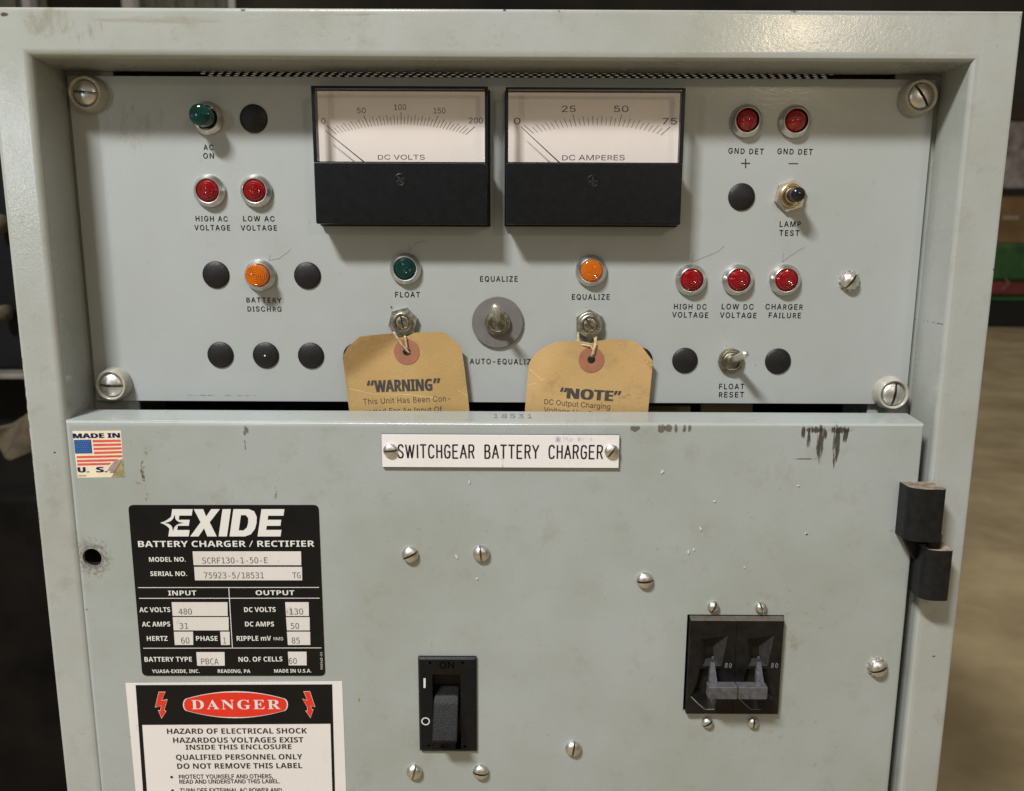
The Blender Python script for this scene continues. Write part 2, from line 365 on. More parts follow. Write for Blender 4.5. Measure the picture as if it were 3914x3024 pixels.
M_chrome = mat('worn chrome', (.66, .65, .62), .34, 1, rvar=.08, vscale=200, var=.12)
M_steel = mat('dull steel screw', (.70, .685, .65), .38, 1, rvar=.06, vscale=300, var=.12, bump=.05)
M_nickel = mat('tarnished nickel', (.43, .40, .33), .34, 1, rvar=.12, vscale=350, var=.35)
M_knurl = mat('greenish knurled nut', (.30, .29, .23), .4, 1, rvar=.1, vscale=350, var=.3)
M_hinge = mat('black cast hinge', (.0075, .0078, .0085), .45, spec=.3, var=.5, vscale=220, bump=.12, bscale=1400)
M_lever = mat('worn plated lever', (.85, .82, .74), .42, 1, rvar=.05, vscale=300, var=.15)
M_nickeld = mat('oxidised zinc', (.36, .37, .32), .45, 1, rvar=.12, vscale=350, var=.3)
M_dark = mat('painted cavity shade', (.012, .011, .010), .6)  # shade inside holes, slots and lamp cups put into the colour
M_plug = mat('black hole plug', (.010, .0097, .0105), .40, spec=.35, var=.25, vscale=500, bump=.35, bscale=1500)
M_blk = mat('black moulded plastic', (.0055, .006, .007), .36, spec=.22, var=.3, vscale=250, bump=.15, bscale=1800)
M_blk2 = mat('dusty black plastic', (.0075, .0072, .0073), .40, spec=.26, var=.6, vscale=160, bump=.15, bscale=1500)
M_gplas = mat('worn grey plastic', (.075, .074, .080), .5, var=.45, vscale=300)
M_dust = mat('brown dust', (.085, .068, .056), .85, var=.35, vscale=300)
M_dust2 = mat('brown dust on black', (.235, .19, .145), .85, var=.7, vscale=180)
M_white = mat('white print', (.70, .69, .66), .5)
M_ink = mat('black print', (.018, .017, .016), .5)
M_dialink = mat('dial ink', (.055, .045, .04), .6)
M_dial = mat('cream dial card', (.80, .73, .68), .6, var=.03, vscale=40)
M_nylon = mat('yellowed nylon', (.37, .36, .31), .22, var=.2, vscale=150, Subsurface_Weight=.25, Subsurface_Scale=.002)
M_fibre = mat('grey fibre washer', (.135, .127, .124), .55, var=.12, vscale=200)
M_manila = paint('manila card', (.53, .345, .15), [((-60, -5, -95), (30, 40, 5), (200, 200, 500), .42, .2, (.26, .16, .07), .6), ((80, -5, -62), (9, 40, 9), (300, 300, 300), .45, .2, (.12, .085, .05), .7), ((25, -5, -75), (14, 40, 12), (200, 200, 200), .42, .3, (.26, .17, .08), .6), ((75, -5, -85), (25, 40, 25), (260, 260, 260), .56, .1, (.14, .10, .055), .7)], .7, .7, .2, .14, 0)
M_crease = mat('card crease', (.62, .46, .27), .8)
M_ringred = mat('red fibre eyelet', (.31, .125, .07), .7, var=.15, vscale=200)
M_string = mat('cotton string', (.50, .40, .25), .85, var=.2, vscale=600)
M_tagink = mat('faded tag ink', (.05, .043, .04), .7, var=.35, vscale=500)
M_pencil = mat('pencil', (.225, .23, .225), .6)
M_label = paint('white vinyl', (.755, .72, .705), [st(510, 2700, DF, 3, 14, (300, 300, 200), .5, .15, (.4, .35, .3), .5)], .25, .38, .03, .02, .15)
M_labelblk = mat('black vinyl', (.0065, .0065, .0068), .35, spec=.22, var=.25, vscale=60)
M_field = paint('printed field', (.69, .66, .635), [st(1108, 2335, DF, 3.4, 5, (400, 400, 160), .40, .2, (.16, .13, .11), .75), st(1105, 2170, DF, 3, 14, (300, 300, 120), .5, .2, (.4, .36, .33), .6)], .4, .45, .02, .05, 0)
M_typed = mat('faded typing', (.14, .13, .125), .6)
M_red = mat('danger red', (.72, .028, .012), .4, var=.05)
M_flagred = mat('faded flag red', (.66, .085, .065), .5, var=.12, vscale=250)
M_flagblue = mat('flag blue', (.012, .07, .27), .5, var=.2, vscale=300)
M_textblue = mat('text blue', (.016, .035, .16), .5)
M_cream = mat('yellowed sticker', (.76, .66, .48), .5, var=.06, vscale=120)
M_olive = mat('old adhesive', (.30, .25, .12), .6, var=.35, vscale=300)
M_flap = mat('sticker back', (.46, .38, .35), .5, var=.2, vscale=300)
M_star = mat('faded star', (.10, .22, .42), .5)
M_plate = paint('engraved white laminate', (.78, .755, .745), [st(2180, 1680, DF-2, 22, 3.2, (500, 500, 120), .42, .2, (.10, .11, .2), .8), st(1921, 1740, DF-2, 1.3, 10, (600, 600, 200), .40, .15, (.05, .06, .16), .85), st(2030, 1745, DF-2, 9, 6, (500, 500, 160), .54, .2, (.3, .33, .5), .6), st(2200, 1765, DF-2, 14, 5, (400, 400, 140), .5, .3, (.35, .38, .5), .5)], .3, .3, .03, .03)
M_flake = mat('paint flake', (.55, .56, .53), .6)
def lensmat(n, c):
    m = mat(n, c, .09, 0, .5, Transmission_Weight=.5, IOR=1.49, Coat_Weight=.6, Coat_Roughness=.04); return m
M_lr, M_lg, M_la = lensmat('red lens', (.42, .003, .008)), lensmat('green lens', (.002, .065, .055)), lensmat('amber lens', (.90, .25, .008))
m, nt, b = nodes('clear cover'); M_clear = m
N, L = nt.nodes, nt.links; tr = N.new('ShaderNodeBsdfTransparent'); gl = N.new('ShaderNodeBsdfGlossy'); gl.inputs['Roughness'].default_value = .06
fr = N.new('ShaderNodeLayerWeight'); fr.inputs[0].default_value = .12; mx = N.new('ShaderNodeMixShader'); pw = N.new('ShaderNodeMath'); pw.operation = 'MULTIPLY_ADD'; pw.inputs[1].default_value = .5; pw.inputs[2].default_value = .03; L.new(fr.outputs['Facing'], pw.inputs[0]); L.new(pw.outputs[0], mx.inputs[0]); L.new(tr.outputs[0], mx.inputs[1]); L.new(gl.outputs[0], mx.inputs[2]); L.new(mx.outputs[0], N['Material Output'].inputs[0])

# ================================================================== the charger
FLOOR = -850.0
ch = thing('battery_charger', 'grey steel charger cabinet with two dial meters, coloured indicator lamps and a hinged lower door', 'battery charger', (-5, 180, FLOOR))
XL, XR, ZT = -268.5, 258.3, 121.5              # outside of the frame
IL, IR, IT = -246.3, 235.0, 97.2               # inside of the opening
BOT, IB = FLOOR+2, FLOOR+60

# --- cabinet frame: swept sheet section, with a vented top
bm = bmesh.new()
def rect(x0, x1, z0, z1): return [(x0, z0), (x1, z0), (x1, z1), (x0, z1)]
prof = []                                       # (outer 0 .. inner 1 in mm from outer, mm from inner, Y)
R1, R2 = 2.8, 4.2
loops = [(rect(XL, XR, BOT, ZT), 400.0), (rect(XL, XR, BOT, ZT), FF+R1)]
for k in range(1, 9):
    a = PI/2*k/8; d = R1*(1-math.cos(a)); loops.append((rect(XL+d, XR-d, BOT+d, ZT-d), FF+R1-R1*math.sin(a)))
for k in range(0, 6):
    a = PI/2*k/5; d = R2-R2*math.sin(a); loops.append((rect(IL-d, IR+d, IB-d, IT+d), FF+R2-R2*math.cos(a)))
loops.append((rect(IL, IR, IB, IT), 0.5))
for k in range(1, 4):
    a = PI/2*k/3; d = 2.0*(1-math.cos(a)); loops.append((rect(IL-d, IR+d, IB, IT), .5+2*math.sin(a)))
prev = None
for i, (lp, y) in enumerate(loops):
    ring = [bm.verts.new((x*S, y*S, z*S)) for x, z in lp]
    if prev:
        for k in range(4):
            if i == 1 and k == 2: continue
            bm.faces.new((prev[k], prev[(k+1) % 4], ring[(k+1) % 4], ring[k]))
    prev = ring
holes = []
for r in range(8):
    for q in range(73):
        holes.append(circle((-216+q*6+(3 if r % 2 else 0), 100+r*6.0), 1.65, 8))
flat(bm, [(XL, FF+R1), (XR, FF+R1), (XR, 400), (XL, 400)], holes, lambda a, b: (a, b, ZT))
bm.faces.new([bm.verts.new(Vector(p)*S) for p in ((XL, 400, BOT), (XR, 400, BOT), (XR, 400, ZT), (XL, 400, ZT))])
frame = obj('cabinet_frame', bm, M_frame, ch, smooth=50)
bm = bmesh.new()                               # rack rails the control panel is screwed to
bm.free()
for x0, x1 in ((IL-1.9, -221), (211, IR+1.9)):
    bm = bmesh.new(); box(bm, x0, x1, 3.2, 5, -230, IT, 0); obj('rack_rail', bm, M_frame, ch)
bm = bmesh.new(); box(bm, IL+2, IR-2, 90, 92, FLOOR+10, 60); obj('dark_backing', bm, M_dark, ch)  # added dark sheet, interior shade put into its colour
bm = bmesh.new(); box(bm, 30, 110, 20, 24, -130, -92.5, .5); box(bm, 118, 150, 26, 30, -130, -90, .5); obj('inner_bracket', bm, mat('brass bracket', (.42, .33, .16), .5), ch)

# --- control panel
PX0, PX1, PZ0, PZ1 = -244.6, 231.9, -87.0, 94.4
bm = bmesh.new(); box(bm, PX0, PX1, 0, 3, PZ0, PZ1, .4)
z1 = Zm(1.68, 0, 0, 0); z2 = Zm(1.249, 1100, 250, 0); z3 = Zm(1.534, 2500, 0, 0); z4 = Zm(1.68, 0, 900, 0); zr = Zm(1.4425, 2400, 1000, 0)
for zz, pts in ((z4, [(1737, 125), (1727, 160), (1790, 150), (1835, 118), (1868, 90)]), (z2, [(578, 850), (583, 882), (600, 860), (620, 846), (655, 838)]),
                (z3, [(232, 1488), (220, 1537), (330, 1495), (375, 1475), (412, 1443)]), (z3, [(759, 1485), (753, 1537), (800, 1500), (880, 1450)])):
    ribbon(bm, [zz(*p) for p in pts], .32, -.08, 1)
panel = obj('control_panel', bm, [M_panel, M_pencil], ch)
for zz, s, a, b_, cap in ((z1, 'AC', (1308, 963), (1370, 963), 33), (z1, 'ON', (1306, 1017), (1372, 1018), 33), (z1, 'HIGH AC', (1257, 1420), (1461, 1423), 33), (z1, 'VOLTAGE', (1249, 1478), (1477, 1480), 33),
        (z1, 'LOW AC', (1562, 1420), (1762, 1422), 33), (z1, 'VOLTAGE', (1547, 1480), (1777, 1480), 33), (z4, 'BATTERY', (1583, 430), (1807, 433), 32), (z4, 'DISCHRG', (1590, 487), (1807, 490), 32),
        (z2, 'FLOAT', (513, 1107), (630, 1107), 25), (z2, 'EQUALIZE', (918, 1032), (1096, 1032), 25), (z2, 'EQUALIZE', (1356, 1118), (1535, 1118), 25), (z2, 'AUTO-EQUALIZE', (869, 1425), (1181, 1428), 25),
        (zr, 'HIGH DC', (253, 262), (431, 264), 29), (zr, 'VOLTAGE', (243, 307), (440, 310), 29), (zr, 'LOW DC', (516, 262), (690, 264), 29), (zr, 'VOLTAGE', (506, 309), (706, 312), 29),
        (zr, 'CHARGER', (757, 263), (962, 265), 29), (zr, 'FAILURE', (775, 310), (951, 312), 29), (zr, 'FLOAT', (502, 703), (639, 703), 29), (zr, 'RESET', (501, 748), (638, 748), 29),
        (z3, 'GND DET', (434, 900), (640, 905), 32), (z3, 'GND DET', (721, 903), (927, 907), 32), (z3, 'LAMP', (735, 1330), (857, 1330), 32), (z3, 'TEST', (733, 1382), (848, 1383), 32)):
    bm = bmesh.new(); zz.text(bm, s, a, b_, cap, 'med', 1.22); obj('caption', bm, M_ink, panel, smooth=0)
bm = bmesh.new(); z3.rect(bm, 510, 955, 563, 962); z3.rect(bm, 533, 931, 540, 954.6); z3.rect(bm, 533, 962.4, 540, 986); obj('plus_sign', bm, M_ink, panel, smooth=0)
bm = bmesh.new(); z3.rect(bm, 788, 957, 845, 963); obj('minus_sign', bm, M_ink, panel, smooth=0)

# --- indicator lamps
def bezel_bm():
    bm = bmesh.new(); lathe(bm, [(8.9, 0), (8.9, 1.6), (8.6, 2.1), (7.2, 4.0), (6.8, 4.3), (6.45, 4.2)], 48); lathe(bm, [(6.45, 4.2), (6.4, .2)], 48, mi=1); lathe(bm, [(6.4, .2), (0, .2)], 48); return bm  # cup wall coloured dark to shade the lens rim
def lens_bm(h, flatdome=2.2, rings=5, R=6.15):
    bm = bmesh.new(); p = [(0, .25), (R, .25), (R, h-.5), (R-.25, h)]
    n = 30
    for k in range(1, n):
        t = 1-k/n; r = (R-.25)*t; dome = h+flatdome*(1-t*t)
        p.append((r, dome+(.24*math.cos(t*rings*2*PI) if rings else 0)))
    p.append((0, h+flatdome)); lathe(bm, p, 48); return bm
proto = {}
def lamp(kind, px, py, label):
    X, Z = at(px, py, 0)
    if kind in proto: return dup(proto[kind], ch, (X, 0, Z), label=label)
    o = obj('indicator_lamp', bezel_bm(), [M_chrome, M_dark], ch, (X, 0, Z), 30, label)
    h, dm, rg, mt = {'red': (4.3, 2.6, 5, M_lr), 'green': (4.3, 1.9, 5, M_lg), 'amber': (5.0, 1.8, 6, M_la), 'long green': (13.0, 1.4, 6, M_lg), 'long amber': (9.5, 1.2, 6, M_la), 'smooth red': (3.4, 3.6, 0, M_lr)}[kind]
    obj('lens', lens_bm(h, dm, rg, 5.7 if kind == 'long green' else 6.15), mt, o, (X, 0, Z), 25)
    proto[kind] = o; return o
lamp('long green', 796, 453, 'protruding green indicator lamp above AC ON')
lamp('red', 803.5, 731, 'red indicator lamp above HIGH AC VOLTAGE'); lamp('red', 981.5, 731, 'red indicator lamp above LOW AC VOLTAGE')
lamp('long amber', 997, 1052, 'protruding amber indicator lamp above BATTERY DISCHRG')
lamp('green', 1551, 1027, 'dark green indicator lamp above FLOAT'); lamp('amber', 2258.5, 1035, 'amber indicator lamp above EQUALIZE')
lamp('red', 2639, 1070, 'red indicator lamp above HIGH DC VOLTAGE'); lamp('red', 2818, 1070, 'red indicator lamp above LOW DC VOLTAGE'); lamp('red', 2998, 1070, 'red indicator lamp above CHARGER FAILURE')
lamp('smooth red', 2850, 464, 'smooth dark red indicator lamp above GND DET plus'); lamp('smooth red', 3035, 466, 'smooth dark red indicator lamp above GND DET minus')

# --- black hole plugs
pl = None
for (px, py, s) in ((970, 454, 1), (826, 1050.5, 1), (1175.5, 1053.5, 1), (843.5, 1356.5, .99), (1016.7, 1358, .99), (1189, 1359.5, .99), (1362, 1361, .99), (2445, 1376, .97), (2834, 753, .98), (2617.7, 1378, .97), (2973, 1381, .98)):
    X, Z = at(px, py, 0)
    if pl is None:
        bm = bmesh.new(); lathe(bm, [(7.7, 0), (7.7, .35), (7.45, .8), (6.6, 1.25), (5, 1.7), (2.6, 2.05), (0, 2.15)], 40); pl = obj('hole_plug', bm, M_plug, ch, (X, 0, Z), 35); o = pl
    else: o = dup(pl, ch, (X, 0, Z))
    o.scale = (s, 1, s)
    if abs(px-1016.7) < 1:
        o['label'] = 'black hole plug with a white speck of bare material at its centre'
        bm = bmesh.new(); lathe(bm, [(.55, 2.0), (.5, 2.35), (0, 2.4)], 10, rings if False else (0, 0)); obj('paint_speck', bm, M_white, o, (X, 0, Z))

# --- panel meters
def meter(zz, O, numbers, title, ndiv, maj, med, needle, win, lowr, cov, zs, label, star):
    MF = -16.0; DY = -5.0
    f = lambda x, y, Y=MF: zz(x, y, Y)
    # outer box of the cover (mm), from its measured corners on the front plane
    x0, zt = f(*O[0]); x1, zb = f(*O[1]); wx0, wzt = f(*win[0]); wx1, wzb = f(*win[1])
    bm = bmesh.new()
    box(bm, x0-.6, x1+1.0, -3.5, 0, zb-.8, zt+.6, .5)                       # base flange
    outer = rect(x0, x1, wzb, zt); hole = rect(wx0, wx1, wzb+.35, wzt)
    prism(bm, outer, MF+2.6, MF+.4, 0, [hole]); prism(bm, rect(x0+.3, x1-.3, wzb, zt-.3), -4.9, -3.4, 0)
    case = obj('panel_meter', bm, M_blk, ch, None, 40, label)
    bm = bmesh.new(); box(bm, x0+.1, x1-.1, MF-.9, -3.4, zb, wzb-.05, .9); lower = obj('lower_cover', bm, M_blk, case)
    bm = bmesh.new(); box(bm, x0+.7, x1-.7, DY-.02, DY+.08, wzb+.3, zt-.7); dial = obj('dial_face', bm, M_dial, case, smooth=0)
    bm = bmesh.new(); box(bm, wx0+.05, wx1-.05, MF-.3, MF+.6, wzb+.4, wzt-.05, .35); [box(bm, a_, b_, MF+2.7, -5.1, wzb+.05, zt-.1) for a_, b_ in ((x0+.05, x0+.9), (x1-.9, x1-.05))]; obj('window_pane', bm, M_clear, case)
    zd = Zm(zz.k, zz.ox, zz.oy, DY)
    bm = bmesh.new()
    for s, a, b_, cap, sp, sty in numbers+title: zd.text(bm, s, a, b_, cap, sty, sp, .1)
    p0, pm, p1, L0 = star                                                   # inner ends of first, middle, last tick; tick lengths (major, medium, minor)
    for i in range(ndiv+1):
        t = i/ndiv; q = 2*t-1
        x = p0[0]+(p1[0]-p0[0])*t; y = pm[1]+(p0[1]+(p1[1]-p0[1])*t-pm[1])*q*q
        ang = math.radians(49)*q*(.92+.08*q*q)
        Ln = L0[0] if i % maj == 0 else (L0[1] if i % med == 0 else L0[2])
        ribbon(bm, [zd(x, y), zd(x+math.sin(ang)*Ln, y-math.cos(ang)*Ln)], .26 if i % maj else .32, DY-.1)
    obj('scale_markings', bm, M_dialink, case, smooth=0)
    bm = bmesh.new(); a = zz(*needle[0], -10.5); b_ = zz(*needle[1], -10.5); d = Vector(b_)-Vector(a); e = Vector(b_)+d*.18
    tube(bm, [(a[0], -10.5, a[1]), (b_[0], -10.5, b_[1]), (e.x, -10.5, e.y)], [.16, .34, .4], 6); obj('needle', bm, M_ink, case)
    c = zz(*zs[0], MF-.9); bm = bmesh.new(); r = zs[1]
    lathe(bm, [(r, -.4), (r, .10), (r-.35, .22), (r-.7, .05), (0, .05)], 32, c, MF-.9)
    for an in zs[2]:
        t = bmesh.new(); box(t, -r*.72, r*.72, -.12, .1, -.32, .32); merge(bm, t, 1, Matrix.Translation((c[0]*S, (MF-.95)*S, c[1]*S)) @ Matrix.Rotation(an, 4, 'Y'))
    obj('zero_screw', bm, [M_blk, M_dark], case)
zv = Zm(2.908, 1180, 310, 0)
meter(zv, ((22, 50), (1992, 1595)), [('0', (140, 474), (187, 474), 62, 1, 'thin'), ('50', (538, 359), (635, 359), 62, 1, 'thin'), ('100', (950, 322), (1083, 322), 62, 1, 'thin'), ('150', (1388, 360), (1520, 360), 62, 1, 'thin'), ('200', (1782, 470), (1935, 470), 62, 1, 'thin')],
      [('DC VOLTS', (770, 873), (1290, 873), 54, 1.0, 'thin')], 40, 10, 2, ((182, 550), (620, 903)), ((62, 78), (1958, 908)), None, None, ((1016, 1097), 3.3, (.95, -.45)),
      'black panel meter reading DC VOLTS on a 0 to 200 scale', ((308, 590), (1015, 483), (1745, 595), (136, 106, 84)))
za = Zm(1.249, 1100, 250, 0)
meter(za, ((1040, 103), (1874, 762)), [('0', (1079, 281), (1111, 281), 30, 1, 'thin'), ('25', (1308, 223), (1374, 223), 30, 1, 'thin'), ('50', (1557, 223), (1626, 223), 30, 1, 'thin'), ('75', (1788, 282), (1857, 282), 30, 1, 'thin')],
      [('DC AMPERES', (1310, 453), (1608, 453), 25, 1.0, 'thin')], 30, 10, 2, ((1113, 293), (1305, 472)), ((1053, 113), (1868, 468)), None, None, ((1457, 553), 3.3, (1.5, -.08)),
      'black panel meter reading DC AMPERES on a 0 to 75 scale', ((1173, 325), (1465, 286), (1782, 332), (58, 45, 36)))

# --- screws
def slot_head(R, H, seg=32, sw=None, mi=0, base=.4):
    bm = bmesh.new(); sw = sw or R*.2
    for sg in (1, -1):
        t = bmesh.new()
        lathe(t, [(R, 0), (R, base)]+[(R*math.cos(a), base+(H-base)*math.sin(a)) for a in [PI/2*k/7 for k in range(1, 7)]]+[(0, H)], seg)
        g = bmesh.ops.bisect_plane(t, geom=t.verts[:]+t.edges[:]+t.faces[:], plane_co=(0, 0, sg*sw/2*S), plane_no=(0, 0, sg), clear_inner=True)
        ed = [e for e in g['geom_cut'] if isinstance(e, bmesh.types.BMEdge)]
        try: bmesh.ops.edgenet_fill(t, edges=ed)
        except Exception: pass
        merge(bm, t, mi)
    lathe(bm, [(R*.96, 0), (R*.96, base*.9), (R*.5, H*.42), (0, H*.42)], seg, mi=1)
    return bm
scr = {}
def screw(kind, px, py, Y, ang, parent, name, label=None):
    X, Z = at(px, py, Y)
    if kind in scr:
        o = dup(scr[kind], parent, (X, Y, Z), ang, label); o.name = name; return o
    R, H = {'door': (4.7, 4.0), 'small': (3.3, 3.5), 'plate': (4.0, 2.6), 'cup': (6.8, 3.4), 'lock': (4.9, 4.0)}[kind]
    bm = slot_head(R, H, sw=1.1 if kind != 'cup' else 1.5, base=1.0 if kind in ('door', 'small', 'lock') else .4)
    if kind in ('cup',): bmesh.ops.translate(bm, vec=(0, -4.2*S, 0), verts=bm.verts[:])
    if kind == 'lock': bmesh.ops.translate(bm, vec=(0, -1.3*S, 0), verts=bm.verts[:])
    o = obj(name, bm, [M_steel, M_nickeld], parent, (X, Y, Z), 45, label); o.rotation_euler = (0, ang, 0); scr[kind] = o
    if kind == 'cup':
        bm = bmesh.new(); lathe(bm, [(10.0, 0), (10.0, 1.2), (9.6, 3.0), (9.0, 5.8), (8.5, 6.6), (8.0, 6.7), (7.2, 6.2), (6.95, 4.0), (0, 4.0)], 40)
        obj('cup_washer', bm, M_nylon, o, (X, Y, Z), 60)
    if kind == 'lock':
        bm = bmesh.new(); n = 12; lp = []
        for k in range(n): lp += [(5.0*math.cos(2*PI*(k+d)/n), 5.0*math.sin(2*PI*(k+d)/n)) if d in (0, .75) else (6.0*math.cos(2*PI*(k+d)/n), 6.0*math.sin(2*PI*(k+d)/n)) for d in (0, .2, .55, .75)]
        prism(bm, lp, 0, -1.3); obj('star_washer', bm, M_steel, o, (X, Y, Z), 30)
    return o
for px, py, an, wh in ((346, 363, .08, 'upper left'), (3501, 376, .95, 'upper right'), (443, 1467, .03, 'lower left'), (3398, 1501, -1.45, 'lower right')):
    screw('cup', px, py, 0, an, ch, 'panel_screw', 'slotted screw in a yellowed cup washer at the %s corner of the control panel' % wh)
screw('lock', 3244, 1074, 0, -.95, ch, 'panel_screw', 'small slotted screw on a star lock washer right of CHARGER FAILURE')

# --- trim pots with hex nuts
def potnut(px, py, rot, slot, rnd, label):
    X, Z = at(px, py, 0); bm = bmesh.new()
    hexa = [(8.6*math.cos(rot+PI/3*k), 8.6*math.sin(rot+PI/3*k)) for k in range(6)]
    prism(bm, hexa, 0, -3.2, 0)
    if rnd: lathe(bm, [(7.3, 3.1), (7.2, 4.2), (6.8, 4.5), (5.2, 4.6), (5.0, 3)], 40)
    lathe(bm, [(5.7, 3.1), (5.6, 5.0), (5.2, 5.3), (4.5, 5.3), (4.4, 3.3), (0, 3.3)], 40, mi=1)
    o = obj('shaft_nut', bm, [M_nickeld, M_nickel], ch, (X, 0, Z), 30, label)
    h = obj('slotted_shaft', slot_head(3.7, 4.9, sw=1.0, base=4.4), [M_nickel, M_dark], o, (X, 0, Z), 40); h.rotation_euler = (0, slot, 0)
    return X, Z
n1 = potnut(1542, 1230, .25, 1.35, False, 'hexagonal shaft nut under the FLOAT lamp')
n2 = potnut(2252, 1239, .55, .95, True, 'rounded hexagonal shaft nut under the EQUALIZE lamp')

# --- toggle switches and push button
def knurl(bm, r, y0, y1, n=44, mi=0):
    lp = []
    for k in range(n*2): rr = r if k % 2 else r-.32; lp.append((rr*math.cos(PI*k/n), rr*math.sin(PI*k/n)))
    prism(bm, lp, y0, y1, mi)
def toggle(px, py, tip, label, disc):
    X, Z = at(px, py, 0); bm = bmesh.new(); y = 0
    if disc: y = 1.8
    knurl(bm, 7.4, -y, -y-2.2); lathe(bm, [(6.4, y+2.1), (6.2, y+2.7), (5.6, y+2.8), (5.5, y+2.4), (5.3, y+2.4), (5.2, y+4.0), (4.9, y+4.3), (4.5, y+4.2)], 40); lathe(bm, [(4.5, y+4.2), (4.4, y+1), (0, y+1)], 40, mi=1)  # lever hole lined in a dark colour standing in for shade
    o = obj('toggle_switch', bm, [M_knurl, M_dark], ch, (X, 0, Z), 30, label)
    bm = bmesh.new(); t = Vector(tip); n = t.normalized(); b0 = Vector((0, -y-1.0, 0)); pts = [b0]; rr = [1.8]
    for k in range(1, 9): pts.append(b0+(t-b0)*(k/8*.9)); rr.append(1.7+.5*(k/8))
    d = (t-b0).normalized()
    for k in range(1, 6): a = PI/2*k/5; pts.append(pts[8]+d*2.2*math.sin(a)); rr.append(max(.1, 2.2*math.cos(a)))
    tube(bm, [tuple(p) for p in pts], rr, 20); obj('lever', bm, M_lever, o, (X, 0, Z), 60)
    if disc:
        bm = bmesh.new(); lathe(bm, [(14.8, 0), (14.8, 1.5), (14.5, 1.8), (0, 1.8)], 64); obj('backing_disc', bm, M_fibre, o, (X, 0, Z), 30)
    return X, Z
X, Z = toggle(1902, 1232, (-.8, -25, 11.2), 'toggle switch on a grey disc between EQUALIZE and AUTO-EQUALIZE, lever up', True)
toggle(2792, 1379, (2.6, -22, 7.0), 'bare toggle switch above FLOAT RESET', False)
X, Z = at(3017, 750, 0); bm = bmesh.new(); hexa = [(9.0*math.cos(.32+PI/3*k), 9.0*math.sin(.32+PI/3*k)) for k in range(6)]
prism(bm, hexa, 0, -2.4); lathe(bm, [(6.6, 2.3), (6.5, 4.4), (6.0, 4.8), (5.4, 4.8), (5.3, 3.6), (4.6, 3.6), (4.5, 7.0), (4.1, 7.4), (0, 7.4)], 40, mi=1)
bt = obj('push_button', bm, [mat('cream hex nut', (.62, .60, .53), .4, 1, var=.15), mat('brass bushing', (.50, .41, .28), .32, 1, var=.2)], ch, (X, 0, Z), 30, 'push button with a black cap above LAMP TEST')
bm = bmesh.new(); lathe(bm, [(3.9, 7), (4.0, 13.4), (3.8, 14.8), (3.0, 15.7), (1.5, 16.2), (0, 16.3)], 32); obj('cap', bm, mat('glossy black cap', (.008, .008, .009), .12), bt, (X, 0, Z), 60)

# --- door
DX0, DX1, DZT, DZB = -247.2, 228.2, -92.4, FLOOR+66
RD = 3.0
bm = bmesh.new(); prev = None
lps = [(0, -9.0, 1.9), (0, DF+RD)]+[(RD*(1-math.cos(PI/2*k/8)), DF+RD-RD*math.sin(PI/2*k/8)) for k in range(1, 9)]
for d, y, *up in lps:
    ring = [bm.verts.new((x*S, y*S, z*S)) for x, z in rect(DX0+d, DX1-d, DZB+d, DZT-d+(up[0] if up else 0))]
    if prev:
        for k in range(4): bm.faces.new((prev[k], prev[(k+1) % 4], ring[(k+1) % 4], ring[k]))
    prev = ring
zb1 = Zm(3.375, 1540, 2450, DF); zb2 = Zm(2.812, 2560, 2250, DF); zpl = Zm(1.437, 0, 1850, DF)
hc = zpl(506, 405); hole_lock = circle(hc, 5.4, 28)
p, q = zb1(195, 212), zb1(955, 1425); cut1 = rect(p[0], q[0], q[1], p[1])
cut2 = [zb2(190, 278), zb2(1228, 285), zb2(1165, 1345), zb2(140, 1312)]; cut2 = [cut2[3], cut2[2], cut2[1], cut2[0]]
flat(bm, rect(DX0+RD, DX1-RD, DZB+RD, DZT-RD), [hole_lock, cut1, cut2], lambda a, b: (a, DF, b))
for l in (hole_lock, cut1, cut2): wall(bm, l, DF, DF+2)
zc = Zm(1.1442, 1300, 1550, DF); zd4 = Zm(1.4425, 2400, 1000, DF); ze = Zm(1.4425, 2400, 1900, DF)
for zz, x, y, s in ((zd4, 190, 1158, 1.7), (zd4, 940, 1235, 1.0), (zd4, 400, 1472, 1.5), (zd4, 985, 1500, .9), (ze, 333, 302, 1.6), (ze, 363, 290, 1.1), (ze, 643, 387, .9), (ze, 983, 202, .9), (zc, 565, 335, 1.2), (zc, 510, 661, 1.7), (zc, 598, 757, 1.2), (zd4, 478, 1322, .9)):
    c = zz(x, y); an = random.uniform(0, 3); lp = []
    for k in range(7):
        r = s*random.uniform(.55, 1.0); a = 2*PI*k/7; u, v = r*math.cos(a), r*.5*math.sin(a)
        lp.append((c[0]+u*math.cos(an)-v*math.sin(an), c[1]+u*math.sin(an)+v*math.cos(an)))
    prism(bm, lp, DF, DF-.5, 1)
door = obj('door', bm, [M_door, M_flake], ch, smooth=50)
bm = bmesh.new()                                # stamped number lying on the top flange
A = at(1830, 1588, -17); B = at(2000, 1589, -17); vs, fs = rawtext('18531', 'med', 1.15); x0 = min(v.x for v in vs); x1 = max(v.x for v in vs)
nv = [bm.verts.new(((-10.5+(v.x-x0)/(x1-x0)*22)*S, (-22+v.y/capof('med')*7.5)*S, (DZT+.12+1.9*(-22+v.y/capof('med')*7.5-DF-RD)/(22-RD))*S)) for v in vs]
for f in fs: bm.faces.new([nv[i] for i in f])
obj('stamped_number', bm, mat('faint stamp ink', (.17, .15, .13), .6, var=.6, vscale=500), door, smooth=0)
bm = bmesh.new(); lathe(bm, [(5.3, -2.1), (5.3, -14), (0, -14)], 28, hc, DF); obj('lock_hole', bm, M_dark, door)
